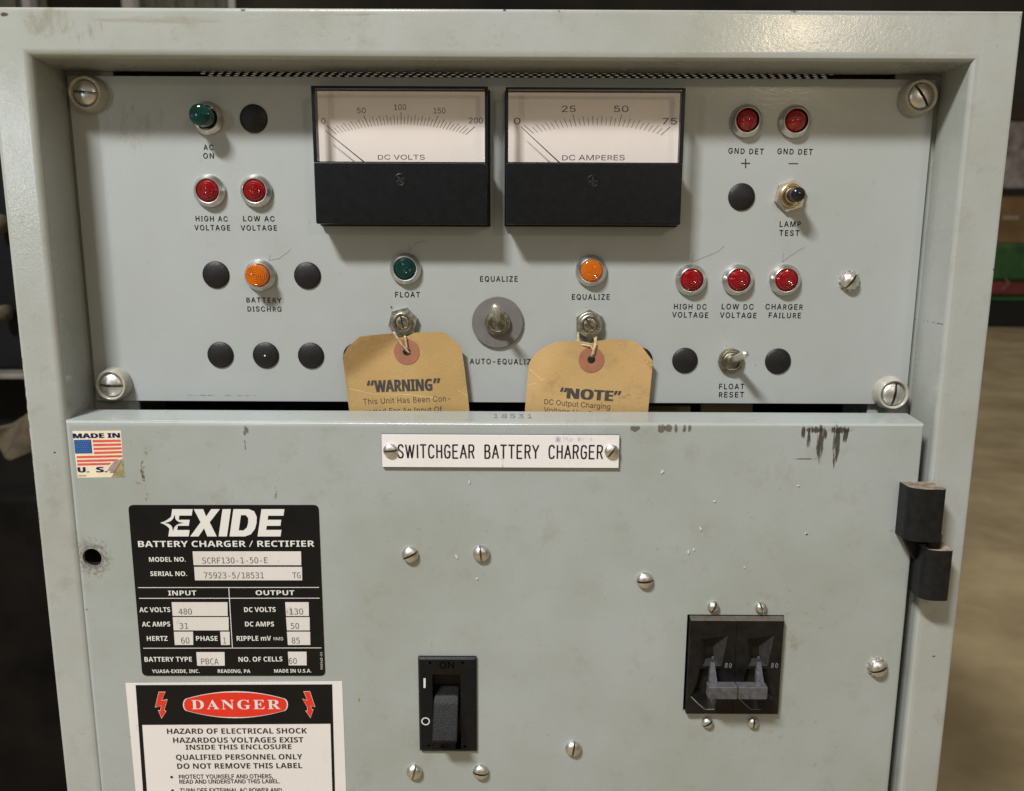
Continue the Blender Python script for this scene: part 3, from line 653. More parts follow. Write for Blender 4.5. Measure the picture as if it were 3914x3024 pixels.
for px, py, an in ((1568, 2118, -.45), (1839, 2114, 1.45), (2464, 2216, -.1), (2190, 2858, -1.4), (1584, 2947, -1.35), (1837.5, 2947, .1)):
    screw('door', px, py, DF, an, ch, 'door_screw')
screw('lock', 3351, 2548, DF, -.35, ch, 'door_screw', 'slotted screw on a star lock washer near the right edge of the door')
for px, py, an in ((2725, 2317.6, -1.15), (2906.7, 2321, 1.25), (2702, 2758.5, -.6), (2876.5, 2758.5, -1.5)):
    screw('small', px, py, DF, an, ch, 'breaker_screw')

# --- engraved nameplate
zn = Zm(1.1442, 1300, 1550, DF-2)
p, q = zn(181, 127), zn(1218, 274); bm = bmesh.new(); box(bm, p[0], q[0], DF-2, DF, q[1], p[1], .25)
np_ = obj('nameplate', bm, [M_plate], ch, label='white engraved nameplate reading SWITCHGEAR BATTERY CHARGER')
bm = bmesh.new(); box(bm, p[0]-.05, q[0]+.05, DF-1.3, DF-.02, q[1]-.05, p[1]+.05); obj('black_core', bm, M_ink, np_)
G = {'S': [[(.9, .82), (.75, .97), (.5, 1), (.22, .95), (.1, .78), (.2, .6), (.75, .42), (.9, .25), (.78, .06), (.5, 0), (.2, .04), (.08, .2)]], 'W': [[(0, 1), (.25, 0), (.5, .95), (.75, 0), (1, 1)]], 'I': [[(.5, 0), (.5, 1)]], 'T': [[(0, 1), (1, 1)], [(.5, 0), (.5, 1)]],
     'C': [[(.92, .8), (.8, .95), (.5, 1), (.2, .93), (.08, .7), (.08, .3), (.2, .07), (.5, 0), (.8, .05), (.92, .2)]], 'H': [[(.1, 0), (.1, 1)], [(.9, 0), (.9, 1)], [(.1, .52), (.9, .52)]], 'G': [[(.92, .8), (.8, .95), (.5, 1), (.2, .93), (.08, .7), (.08, .3), (.2, .07), (.5, 0), (.8, .05), (.92, .2), (.92, .48), (.55, .48)]],
     'E': [[(.92, 1), (.1, 1), (.1, 0), (.92, 0)], [(.1, .52), (.8, .52)]], 'A': [[(0, 0), (.5, 1), (1, 0)], [(.18, .34), (.82, .34)]], 'R': [[(.1, 0), (.1, 1), (.65, 1), (.88, .9), (.9, .7), (.8, .55), (.6, .5), (.1, .5)], [(.55, .5), (.92, 0)]],
     'B': [[(.1, 0), (.1, 1), (.62, 1), (.82, .9), (.84, .68), (.65, .53), (.1, .53)], [(.65, .53), (.88, .42), (.9, .14), (.68, 0), (.1, 0)]], 'Y': [[(0, 1), (.5, .5), (1, 1)], [(.5, .5), (.5, 0)]]}
A = zn(253, 229); B = zn(1148, 227); C = zn(253, 172); cap = C[1]-A[1]; txt = 'SWITCHGEAR BATTERY CHARGER'; adv = {'I': .55, 'W': 1.25, ' ': 1.0}
tot = sum(adv.get(c, 1.0) for c in txt)-.28; u = (B[0]-A[0])/tot; x = A[0]; bm = bmesh.new()
for c in txt:
    aw = adv.get(c, 1.0)*u; wd = aw*.72 if c != 'W' else aw*.80
    for k, stc in enumerate(G.get(c, [])):
        P = [(x+px_*wd, A[1]+pz*cap) if c != 'I' else (x+aw*.36, A[1]+pz*cap) for px_, pz in stc]
        tubepts = P
        ribbon(bm, tubepts, .92, DF-2.06-.004*k)
    x += aw
obj('lettering', bm, M_ink, np_, smooth=0)
zs_ = Zm(1.1442, 1300, 1550, DF-2)
for (x, y, an) in ((220, 196, -.1), (1187, 200, -.95)):
    X, Z = zs_(x, y); screw('plate', 1300+x/1.1442, 1550+y/1.1442, DF-2, an, np_, 'plate_screw')
bm = bmesh.new()

# --- made-in sticker
zf = Zm(6.49, 230, 1600, DF-.1); bm = bmesh.new(); zf.poly(bm, [(303, 310), (1505, 297), (1535, 640), (1556, 990), (1265, 1457), (433, 1470)], 0)
zf.poly(bm, [(1556, 990), (1600, 1455), (1265, 1457)], 0, 1)
fl = obj('flag_sticker', bm, [M_cream, M_olive], ch, smooth=0, label='peeling cream sticker with a small flag reading MADE IN U. S.')
bm = bmesh.new(); zf.text(bm, 'MADE IN', (328, 487), (1478, 472), 115, 'black', 1.0); zf.text(bm, 'U.', (448, 1332), (708, 1330), 126, 'black'); zf.text(bm, 'S.', (905, 1330), (1160, 1326), 128, 'black'); zf.text(bm, 'CHISWICK', (450, 1432), (655, 1430), 24, 'bold')
obj('lettering', bm, M_textblue, fl, smooth=0)
bm = bmesh.new(); zf.poly(bm, [(340, 530), (765, 522), (800, 860), (375, 868)], .12)
for r in range(6):
    for q in range(7 if r % 2 == 0 else 6):
        x = 375+q*58+(29 if r % 2 else 0)+r*6; y = 560+r*52; c = zf(x, y); flat(bm, circle(c, .32, 6), (), lambda a, b: (a, DF-.32, b), 1)
obj('flag_canton', bm, [M_flagblue, M_star], fl, smooth=0)
bm = bmesh.new()
for i in range(4): zf.poly(bm, [(805+12.5*i, 532+97*i), (1500+11*i, 522+94*i), (1502+11*i, 572+94*i), (809+12.5*i, 586+97*i)], .12)
for (xl, yl, xr, yr) in ((408, 930, 1540, 905), (418, 1026, 1440, 1003), (428, 1112, 1270, 1095)): zf.poly(bm, [(xl, yl), (xr, yr), (xr+(0 if xr > 1500 else -60), yr+50), (xl+5, yl+52)], .12)
obj('flag_stripes', bm, M_flagred, fl, smooth=0)
bm = bmesh.new(); fp = [(1552, 985), (1500, 1012), (1410, 1018), (1330, 1090), (1260, 1170), (1185, 1285), (1262, 1300), (1330, 1345)]
mid = lambda a, b: 0
L2 = [zf(*p) for p in fp]; a0 = Vector(zf(1556, 990)); b0 = Vector(zf(1330, 1345)); nrm = (b0-a0).normalized().orthogonal()
flat(bm, L2, (), lambda a, b: (a, DF-.35-1.0*min(1, abs((Vector((a, b))-a0).dot(nrm))/3), b)); obj('peeled_corner', bm, M_flap, fl)

# --- rating plate
bm = bmesh.new(); cs = [(705, 115), (1750, 115), (1787, 1052), (783, 1052)]; cm = [zpl(*c) for c in cs]; out = []
for i in range(4):
    p = Vector(cm[i]); a = (Vector(cm[i-1])-p).normalized(); b_ = (Vector(cm[(i+1) % 4])-p).normalized(); r = 3.0
    for k in range(6): t = k/5; out.append(tuple((p+a*r)*(1-t)**2+p*2*t*(1-t)+(p+b_*r)*t*t))
prism(bm, out, DF-.35, DF)
rp = obj('rating_plate', bm, M_labelblk, ch, smooth=0, label='black rating plate with white lettering headed EXIDE BATTERY CHARGER / RECTIFIER')
zp = Zm(1.437, 0, 1850, DF-.35); bm = bmesh.new()
for s, a, b_, cap, sty in (('BATTERY CHARGER / RECTIFIER', (760, 346), (1728, 344), 33, 'bold'), ('MODEL NO.', (820, 427), (1020, 426), 25, 'bold'), ('SERIAL NO.', (827, 505), (1028, 505), 25, 'bold'), ('INPUT', (925, 612), (1080, 611), 26, 'bold'), ('OUTPUT', (1405, 610), (1618, 610), 26, 'bold'),
        ('AC VOLTS', (767, 704), (936, 703), 26, 'bold'), ('AC AMPS', (781, 783), (936, 782), 26, 'bold'), ('HERTZ', (808, 861), (922, 861), 26, 'bold'), ('PHASE', (1078, 861), (1196, 861), 26, 'bold'), ('DC VOLTS', (1342, 703), (1515, 702), 26, 'bold'), ('DC AMPS', (1347, 782), (1506, 782), 26, 'bold'),
        ('RIPPLE mV', (1301, 861), (1490, 860), 26, 'bold'), ('RMS', (1503, 858), (1556, 858), 17, 'sans'), ('BATTERY TYPE', (795, 976), (1055, 975), 26, 'bold'), ('NO. OF CELLS', (1311, 976), (1552, 974), 26, 'bold'), ('YUASA-EXIDE, INC.', (836, 1038), (1097, 1037), 19, 'bold'), ('READING, PA', (1197, 1037), (1376, 1037), 19, 'bold'), ('MADE IN U.S.A.', (1507, 1036), (1711, 1035), 19, 'bold')):
    zp.text(bm, s, a, b_, cap, sty)
A = zp(1774, 1017); B = zp(1770, 922); put_text(bm, 'FK0160-01', A, B, 1.3, DF-.47, 'sans')
for l in (((760, 569), (1752, 568)), ((765, 628), (1755, 627)), ((788, 902), (1765, 900))): ribbon(bm, [zp(*l[0]), zp(*l[1])], .42, DF-.46)
ribbon(bm, [zp(1257, 570), zp(1277, 900)], .42, DF-.5)
obj('lettering', bm, M_white, rp, smooth=0)
for (x0, y0, x1, y1, s, a, b_) in ((1060, 370, 1654, 446, 'SCRF130-1-50-E', (1113, 436), (1471, 434)), (1068, 455, 1659, 529, '75923-5/18531', (1122, 517), (1450, 517)), (945, 649, 1250, 725, '480', (983, 716), (1055, 716)), (951, 731, 1256, 804, '31', (988, 795), (1035, 795)), (957, 811, 1061, 884, '60', (996, 875), (1042, 875)), (1211, 811, 1262, 884, '1', (1228, 875), (1243, 875)),
        (1568, 649, 1696, 725, '130', (1593, 716), (1666, 716)), (1573, 731, 1701, 804, '50', (1598, 795), (1644, 795)), (1578, 811, 1704, 884, '85', (1603, 875), (1648, 875)), (1080, 923, 1234, 998, 'PBCA', (1106, 990), (1202, 990)), (1583, 921, 1684, 996, '60', (1588, 987), (1631, 987))):
    bm = bmesh.new(); sh = (y1-y0)*.06; zp.poly(bm, [(x0-sh*.4, y0), (x1-sh*.1, y0), (x1+sh*.2, y1), (x0+sh*.8, y1)], .1)
    zp.text(bm, s, a, b_, 32, 'mono', 1.0, .2, mi=1)
    if s[0] == '7': zp.text(bm, 'TG', (1607, 517), (1652, 517), 32, 'mono', 1.0, .2, mi=1)
    obj('data_field', bm, [M_field, M_typed], rp, smooth=0)
# logo: slanted block capitals, the first one pierced by a four-pointed star
bm = bmesh.new(); sl = .19
def lg(x, y): return zp(925+x+sl*(288-y)*.75, y)
H0, H1 = 288, 138
def LP(pts, holes=()): flat(bm, [lg(*p) for p in pts], [[lg(*p) for p in h] for h in holes], lambda a, b: (a, DF-.47, b))
def yy(t): return H0+(H1-H0)*t
def Eglyph(x, w_, t=.24, sw_=42):
    LP([(x, yy(0)), (x+w_, yy(0)), (x+w_, yy(t)), (x+sw_, yy(t)), (x+sw_, yy(.39)), (x+w_*.93, yy(.39)), (x+w_*.93, yy(.61)), (x+sw_, yy(.61)), (x+sw_, yy(1-t)), (x+w_, yy(1-t)), (x+w_, yy(1)), (x, yy(1))])
Eglyph(0, 112, .235, 44)
def starp(cx, cy, ax, ay, q, d, mi):
    o = []
    for k in range(32):
        a = 2*PI*k/32; c_, s_ = math.cos(a), math.sin(a); m = (abs(c_)**q+abs(s_)**q)**(-1/q); o.append(zp(cx+ax*m*c_-sl*ay*m*s_*.6, cy+ay*m*s_))
    flat(bm, o, (), lambda a, b: (a, DF-d, b), mi)
starp(947, 213, 66, 50, .74, .52, 0); starp(955, 213, 52, 44, .56, .60, 1)
LP([(120, yy(0)), (166, yy(0)), (190, yy(.30)), (214, yy(0)), (266, yy(0)), (216, yy(.52)), (262, yy(1)), (214, yy(1)), (192, yy(.73)), (170, yy(1)), (118, yy(1)), (166, yy(.52))])
LP([(276, yy(0)), (322, yy(0)), (322, yy(1)), (276, yy(1))])
dout = [(336, yy(0)), (420, yy(0)), (452, yy(.08)), (470, yy(.28)), (474, yy(.5)), (470, yy(.72)), (452, yy(.92)), (420, yy(1)), (336, yy(1))]
din = [(382, yy(.22)), (408, yy(.22)), (424, yy(.32)), (428, yy(.5)), (424, yy(.68)), (408, yy(.78)), (382, yy(.78))]
LP(dout, [din])
Eglyph(490, 126)
obj('logo', bm, [M_white, M_labelblk], rp, smooth=0)

# --- danger label
zg = Zm(2.482, 470, 2550, DF)
bm = bmesh.new(); zl = [(25, 152), (2080, 135), (2145, 1900), (190, 1900)]; prism(bm, [zg(*p) for p in zl], DF-.2, DF)
dl = obj('danger_label', bm, M_label, ch, smooth=0, label='white and black adhesive label headed DANGER in a red oval')
zg = Zm(2.482, 470, 2550, DF-.2)
bm = bmesh.new(); Bo = [zg(*p) for p in ((120, 170), (1985, 163), (2030, 1850), (238, 1850))]; Wi = [zg(*p) for p in ((182, 548), (1968, 537), (2004, 1800), (272, 1800))]
flat(bm, Bo, [Wi], lambda a, b: (a, DF-.3, b)); obj('black_border', bm, M_labelblk, dl, smooth=0)
def oval(k):
    o = []
    for i in range(64):
        a = 2*PI*i/64; c, s_ = math.cos(a), math.sin(a); x = 498*k*math.copysign(abs(c)**.80, c); y = (128*k-(0 if k == 1 else 0))*math.copysign(abs(s_)**1.0, s_)
        # flattened lens with rounded ends
        yl = 128*(1-.62*(abs(x)/498)**1.9) if abs(x) < 455 else 128*(1-.62*(455/498)**1.9)*math.sqrt(max(0, 1-((abs(x)-455)/43.5)**2))
        o.append((1068+x, 355+math.copysign(yl, s_) if abs(s_) > 1e-6 else 355))
    return o
ov = oval(1.0)
bm = bmesh.new(); zg.poly(bm, ov, .2, 0)
c0 = Vector((1068, 355)); ins = [tuple(c0+(Vector(p)-c0)*Vector((1, 1)).x*1 - (Vector(p)-c0).normalized()*11) for p in ov]; zg.poly(bm, ins, .28, 1)
zg.text(bm, 'DANGER', (655, 397), (1497, 395), 87, 'serif', 1.15, .36)
obj('danger_oval', bm, [M_white, M_red], dl, smooth=0)
for pts in ([(340, 232), (405, 232), (370, 312), (425, 303), (395, 402), (412, 418), (368, 488), (333, 405), (354, 410), (364, 365), (305, 383)], [(1712, 228), (1775, 228), (1825, 378), (1783, 368), (1795, 398), (1808, 400), (1780, 482), (1730, 410), (1752, 412), (1745, 372), (1700, 296), (1748, 312)]):
    bm = bmesh.new(); zg.poly(bm, pts, .2, 0); c = Vector((sum(p[0] for p in pts)/len(pts), sum(p[1] for p in pts)/len(pts)))
    n = len(pts); ip = []; area_ = sum(pts[i-1][0]*pts[i][1]-pts[i][0]*pts[i-1][1] for i in range(n)); sg = 1 if area_ > 0 else -1
    for i in range(n):
        p = Vector(pts[i]); a = (p-Vector(pts[i-1])).normalized(); b_ = (Vector(pts[(i+1) % n])-p).normalized()
        na = Vector((-a.y, a.x))*sg; nb = Vector((-b_.y, b_.x))*sg; mm = (na+nb); mm = mm/max(.45, mm.length_squared/2)
        ip.append(tuple(p+mm*3.2))
    try: zg.poly(bm, ip, .28, 1)
    except Exception: pass
    obj('lightning_bolt', bm, [M_white, M_red], dl, smooth=0)
bm = bmesh.new()
for s, a, b_, cap, sty in (('HAZARD OF ELECTRICAL SHOCK', (420, 633), (1747, 628), 50, 'bold'), ('HAZARDOUS VOLTAGES EXIST', (478, 718), (1713, 714), 50, 'bold'), ('INSIDE THIS ENCLOSURE', (597, 783), (1600, 777), 46, 'bold'), ('QUALIFIED PERSONNEL ONLY', (505, 880), (1703, 874), 50, 'bold'), ('DO NOT REMOVE THIS LABEL', (517, 964), (1702, 958), 50, 'bold'),
        ('PROTECT YOURSELF AND OTHERS,', (532, 1058), (1422, 1053), 38, 'med'), ('READ AND UNDERSTAND THIS LABEL.', (537, 1105), (1488, 1100), 38, 'med'), ('TURN OFF EXTERNAL AC POWER AND', (541, 1188), (1508, 1184), 38, 'med')):
    zg.text(bm, s, a, b_, cap, sty)
for c in ((462, 1043), (471, 1170)): flat(bm, circle(zg(*c), .85, 16), (), lambda a, b: (a, DF-.32, b))
obj('lettering', bm, M_ink, dl, smooth=0)

# --- single-pole breaker
Y1 = DF-2.6; z5 = Zm(3.375, 1540, 2450, Y1)
p, q = z5(196, 218), z5(950, 1428); x0, x1, zt, zb = p[0], q[0], p[1], q[1]
bm = bmesh.new(); p, q = z5(378, 432), z5(750, 1395); rc = rect(p[0], q[0], q[1], p[1])
dots = [circle(z5(*c), .85, 12) for c in ((350, 285), (772, 283), (335, 1352), (800, 1362))]
bv = 1.0
flat(bm, rect(x0+bv, x1-bv, zb+bv, zt-bv), [rc]+dots, lambda a, b: (a, Y1, b))
wall(bm, rect(x0+bv, x1-bv, zb+bv, zt-bv), Y1, Y1+bv, 0, rect(x0, x1, zb, zt)); wall(bm, rect(x0, x1, zb, zt), Y1+bv, 25)
wall(bm, rc, Y1, Y1+9); flat(bm, rc, (), lambda a, b: (a, Y1+9, b))
for d in dots: wall(bm, d, Y1, Y1+3); flat(bm, d, (), lambda a, b: (a, Y1+3, b))
br1 = obj('circuit_breaker', bm, M_blk, ch, label='narrow black single rocker breaker marked ON, I and O')
bm = bmesh.new(); hx0, hx1 = rc[0][0]+.7, rc[1][0]-1.6; zt2 = z5(0, 800)[1]; zb2_ = z5(0, 1120)[1]
pf = [(Y1+8.6, zt2+6.5), (Y1+2.5, zt2+3.5), (Y1-.6, zt2), (Y1-12.0, zb2_-.5), (Y1-12.3, zb2_-2.3), (Y1-10.5, zb2_-2.8), (Y1+2, zb2_+1), (Y1+8.6, zb2_+.5)]
def side_prism(bm, pf, xa, xb, mi=0, taper=0):
    a = [bm.verts.new((xa*S, y*S, z*S)) for y, z in pf]; b = [bm.verts.new((xb*S, y*S, z*S)) for y, z in pf]
    bm.faces.new(a); bm.faces.new(b)
    for i in range(len(pf)): j = (i+1) % len(pf); bm.faces.new((a[i], a[j], b[j], b[i])).material_index = mi
side_prism(bm, pf, hx0, hx1)
bmesh.ops.bevel(bm, geom=bm.edges[:], offset=.45*S, segments=2, affect='EDGES')
obj('rocker', bm, mat('rough black rocker', (.0055, .0055, .006), .45, spec=.2, var=.7, vscale=300, bump=.22, bscale=1300), br1)
bm = bmesh.new(); z5.text(bm, 'ON', (470, 350), (655, 350), 80, 'med', 1.0, .25, mi=1); z5.rect(bm, 266, 480, 293, 605, .1); flat(bm, circle(z5(293, 1036), 2.55, 28), [circle(z5(293, 1036), 1.85, 28)], lambda a, b: (a, Y1-.1, b))
obj('lettering', bm, [M_white, M_blk2], br1, smooth=0)
bm = bmesh.new(); p, q = z5(398, 1300), z5(680, 1385); box(bm, p[0], q[0], Y1-.5, Y1+8.8, q[1], p[1], .25); z5.text(bm, '40', (480, 1370), (600, 1370), 56, 'med', 1, .62, mi=1)
obj('rating_tab', bm, [M_blk, M_blk2], br1)

# --- two-pole breaker
Y2 = DF-4.0; z6 = Zm(2.812, 2560, 2250, Y2)
fr4 = [z6(185, 1350), z6(1165, 1352), z6(1232, 350), z6(215, 345)]; x0 = (fr4[0][0]+fr4[3][0])/2; x1 = (fr4[1][0]+fr4[2][0])/2; zb = fr4[0][1]; zt = fr4[2][1]
top = z6(0, 300, DF)[1]
bm = bmesh.new(); wells = []
for dx in (0, 497):
    wells.append(([(335+dx, 540), (625+dx, 505), (556+dx, 832), (352+dx, 832)], [(408+dx, 585), (492+dx, 585), (492+dx, 800), (408+dx, 800)], 5.5))
    wells.append(([(318+dx, 862), (548+dx, 862), (572+dx, 1010), (612+dx, 1175), (480+dx, 1300), (375+dx, 1300), (225+dx, 1160), (290+dx, 1010)], [(395+dx, 880), (500+dx, 880), (505+dx, 1000), (520+dx, 1120), (450+dx, 1190), (400+dx, 1190), (330+dx, 1110), (370+dx, 1000)], 5.0))
wl = [([z6(*p) for p in a], [z6(*p) for p in b_], d) for a, b_, d in wells]
seam = [z6(722, 352), z6(726, 352), z6(674, 1348), z6(670, 1348)]
fx0, fx1 = x0+.4, x1-.4
flat(bm, rect(fx0, fx1, zb+.4, zt), [a for a, b_, d in wl]+[seam], lambda a, b: (a, Y2, b)); wall(bm, seam, Y2, Y2+.8); flat(bm, seam, (), lambda a, b: (a, Y2+.8, b))
for a, b_, d in wl: wall(bm, a, Y2, Y2+d, 2 if d > 5.2 else 0, b_); flat(bm, b_, (), lambda u, v: (u, Y2+d, v))
bm.faces.new([bm.verts.new(Vector(p)*S) for p in ((fx0, Y2, zt), (fx1, Y2, zt), (x1, DF-.6, zt+1.5), (x0, DF-.6, zt+1.5))]).material_index = 1
wall(bm, rect(fx0, fx1, zb+.4, zt), Y2, Y2+.4, 0, rect(x0, x1, zb, zt)); wall(bm, rect(x0, x1, zb, zt+1.5), DF-.6, 20)
bm.faces.new([bm.verts.new(Vector(p)*S) for p in ((x0, Y2+.4, zt), (x0, DF-.6, zt+1.5), (x0, DF-.6, zb), (x0, Y2+.4, zb))]); bm.faces.new([bm.verts.new(Vector(p)*S) for p in ((x1, Y2+.4, zt), (x1, DF-.6, zt+1.5), (x1, DF-.6, zb), (x1, Y2+.4, zb))])
bm.faces.new([bm.verts.new(Vector(p)*S) for p in ((x0, Y2+.4, zb), (x1, Y2+.4, zb), (x1, DF-.6, zb), (x0, DF-.6, zb))])
for dx, wd_ in ((0, .55), (497, .3)): ribbon(bm, [z6(228+dx, 1160), z6(300+dx, 1232), z6(378+dx, 1298), z6(478+dx, 1298)], wd_, Y2-.05, 3)
br2 = obj('circuit_breaker', bm, [M_blk2, M_dust, mat('dusty black well', (.018, .0165, .0145), .7, var=.6, vscale=350), M_dust2], ch, label='wide black two pole breaker with a grey handle tie bar, each pole marked 80')
bm = bmesh.new(); YB = Y2-11
zh = Zm(2.812, 2560, 2250, YB)
p, q = zh(408, 1030), zh(1032, 1165); zm_ = (p[1]+q[1])/2; hr = abs(p[1]-q[1])/2
for (xa, xb) in ((p[0], (p[0]+q[0])/2-.12), ((p[0]+q[0])/2+.12, q[0])):
    t = bmesh.new(); box(t, xa, xb, YB-hr*.8, YB+hr*.9, zm_-hr, zm_+hr, .7, 0, 3); merge(bm, t, 0)
for dx in (0, 500):
    a0 = zh(415+dx, 1040); a1 = zh(505+dx, 1040); b0 = z6(445+dx, 830); b1 = z6(487+dx, 830); b0 = (b0[0], b0[1]+1.5); b1 = (b1[0], b1[1]+1.5)
    fr_ = [(a0[0]-.2, YB-hr*.8, a0[1]), (a1[0], YB-hr*.8, a1[1]), (b1[0], Y2+1.5, b1[1]), (b0[0], Y2+1.5, b0[1])]; bk = [(u, v+3.0, w_-1.2) for u, v, w_ in fr_]
    A_ = [bm.verts.new(Vector(v)*S) for v in fr_]; B_ = [bm.verts.new(Vector(v)*S) for v in bk]; bm.faces.new(A_); bm.faces.new(B_)
    for i in range(4): bm.faces.new((A_[i], A_[(i+1) % 4], B_[(i+1) % 4], B_[i]))
obj('handle_tie', bm, M_gplas, br2)
bm = bmesh.new()
for dx in (0, 497): z6.text(bm, '80', (592+dx, 848), (662+dx, 850), 48, 'med', 1.3, .12)
z6b = Zm(2.812, 2560, 2250, Y2+5.3)
for dx in (0, 490): z6b.text(bm, 'F', (452+dx, 775), (472+dx, 775), 44, 'med', 1, .12)
obj('lettering', bm, M_white, br2, smooth=0)

# --- hinge
zh8 = Zm(2.595, 3350, 1750, DF)
def dsec(xa, xb, dep, rl, rr):   # section seen from above: flat back at y=0, rounded front corners
    pts = [(xa, 0)]
    for k in range(7): a = PI/2*k/6; pts.append((xa+rl*.0+rl*(1-math.cos(a)), -(dep-rl*.75)-rl*.75*math.sin(a)))
    for k in range(7): a = PI/2*k/6; pts.append((xb-rr+rr*math.sin(a), -(dep-rr)-rr*math.cos(a)))
    pts.append((xb, 0)); return pts
def hprism(bm, sec, z0, z1, y0, topmat=1, z0fn=None):
    lo = [bm.verts.new((x*S, (y0+y)*S, (z0 if z0fn is None else z0fn(x, y))*S)) for x, y in sec]; hi = [bm.verts.new((x*S, (y0+y)*S, z1*S)) for x, y in sec]
    bm.faces.new(lo); f = bm.faces.new(hi); f.material_index = topmat
    for i in range(len(sec)): bm.faces.new((lo[i], lo[(i+1) % len(sec)], hi[(i+1) % len(sec)], hi[i]))
xa = zh8(215, 400)[0]; ztop = zh8(220, 236)[1]; HD = 15.0
zhF = Zm(2.595, 3350, 1750, DF-HD); xb = zhF(705, 400)[0]; zbot = zhF(500, 838)[1]
bm = bmesh.new(); hprism(bm, dsec(xa, xb, HD, 9, 3), zbot, ztop, DF)
zlow = zh8(340, 985)[1]; xl2 = zh8(345, 990)[0]
lp = [(xa, zbot+4.0), (xl2+10, zbot+4.0), (xl2+10, zlow), (xl2, zlow)]; prism(bm, lp, DF-.02, DF-3.5)
hg = obj('hinge', bm, [M_hinge, M_dust2], ch, smooth=35, label='black lift-off hinge on the right edge of the door')
bm = bmesh.new(); xc = zh8(352, 1100)[0]; xd = zhF(785, 1000)[0]; zt3 = zhF(600, 932)[1]; zb3 = zhF(560, 1430)[1]
hprism(bm, dsec(xc, xd, HD, 8, 3), zb3, zt3, DF+1.2); obj('lower_knuckle', bm, [M_hinge, M_dust2], hg, smooth=35)
bm = bmesh.new(); lathe(bm, [(0, 0)], 3) if False else None
tube(bm, [((xc+xd)/2-1, DF-8, zt3-2), ((xc+xd)/2-1, DF-8, zbot+2)], 3.6, 20); obj('hinge_pin', bm, M_blk2, hg, smooth=35)

# ================================================================== tags
zt1 = Zm(1.68, 1250, 1150, -5.0)
def make_tag(outline, ringc, ringr, texts, fn, label, string_pts, nut, creases=()):
    lp = [zt1(*p) for p in outline]; c = zt1(*ringc); hr = 2.35
    xs = [p[0] for p in lp]; zs2 = [p[1] for p in lp]
    root = thing('paper_tag', label, 'tag', (sum(xs)/len(xs), -5, max(zs2)), 'manila tags tied to the shaft nuts')
    gx = [(min(xs)+i*2.7, min(zs2)+j*2.7) for i in range(40) for j in range(30)]
    bm = bmesh.new(); hole = circle(c, hr, 20)
    flat(bm, lp, [hole], lambda a, b: (a, fn(a, b), b), 0, gx); flat(bm, lp, [hole], lambda a, b: (a, fn(a, b)+.35, b), 0, gx)
    for l in (lp, hole):
        a = [bm.verts.new((x*S, fn(x, z)*S, z*S)) for x, z in l]; b_ = [bm.verts.new((x*S, (fn(x, z)+.35)*S, z*S)) for x, z in l]
        for i in range(len(l)): j = (i+1) % len(l); bm.faces.new((a[i], a[j], b_[j], b_[i]))
    for cr in creases: 
        q = [zt1(*p) for p in cr]
        for a, b_ in zip(q, q[1:]):
            n_ = 8; P = [(a[0]+(b_[0]-a[0])*k/n_, a[1]+(b_[1]-a[1])*k/n_) for k in range(n_+1)]
            for u, v in zip(P, P[1:]):
                d_ = (Vector(v)-Vector(u)).orthogonal().normalized()*random.uniform(.10, .26)
                bm.faces.new([bm.verts.new((p.x*S, (fn(p.x, p.y)-.05)*S, p.y*S)) for p in (Vector(u)-d_, Vector(v)-d_, Vector(v)+d_, Vector(u)+d_)]).material_index = 1
    obj('card', bm, [M_manila, M_crease], root, smooth=35)
    bm = bmesh.new(); ring = circle(c, ringr, 36); flat(bm, ring, [circle(c, hr, 20)], lambda a, b: (a, fn(a, b)-.28, b), 0)
    a = [bm.verts.new((x*S, (fn(x, z)-.28)*S, z*S)) for x, z in ring]; b_ = [bm.verts.new((x*S, fn(x, z)*S, z*S)) for x, z in ring]
    for i in range(36): bm.faces.new((a[i], a[(i+1) % 36], b_[(i+1) % 36], b_[i]))
    obj('eyelet', bm, M_ringred, root, smooth=20)
    bm = bmesh.new()
    for s, A, B, cap, sty, sp in texts: zt1.text(bm, s, A, B, cap, sty, sp, .1, fn)
    obj('lettering', bm, M_tagink, root, smooth=0)
    bm = bmesh.new()
    for pts in string_pts(c, nut):
        for ph in (0, PI):                       # two twisted strands
            P = []; n = 26
            for k in range(n+1):
                t = k/n*(len(pts)-1); i = min(int(t), len(pts)-2); u_ = t-i; p = Vector(pts[i]).lerp(Vector(pts[i+1]), u_)
                P.append((p.x+.33*math.cos(ph+k*1.1), p.y+.2*math.sin(ph+k*1.1), p.z+.1*math.sin(ph+k*1.1)))
            tube(bm, P, .42, 6)
    obj('string', bm, M_string, root, smooth=60)
    return root
def fn1(x, z):   # left tag: nearly flat, its folded upper left corner tipping forward
    a = Vector(zt1(122, 505)); b_ = Vector(zt1(470, 245)); n = (b_-a).orthogonal().normalized(); d = (Vector((x, z))-a).dot(n)
    if n.y < 0: d = -d
    return -5.0-.012*(z+75)+(0 if d < 0 else -.45*min(d, 14))+.25*math.sin(x*.16)
def fn2(x, z):
    a = Vector(zt1(1400, 500)); b_ = Vector(zt1(1560, 240)); n = (b_-a).orthogonal().normalized(); d = (Vector((x, z))-a).dot(n)
    if n.x > 0: d = -d
    return -5.2-.01*(z+75)+(0 if d < 0 else .10*min(d, 15))+.3*math.sin(x*.12+.4)
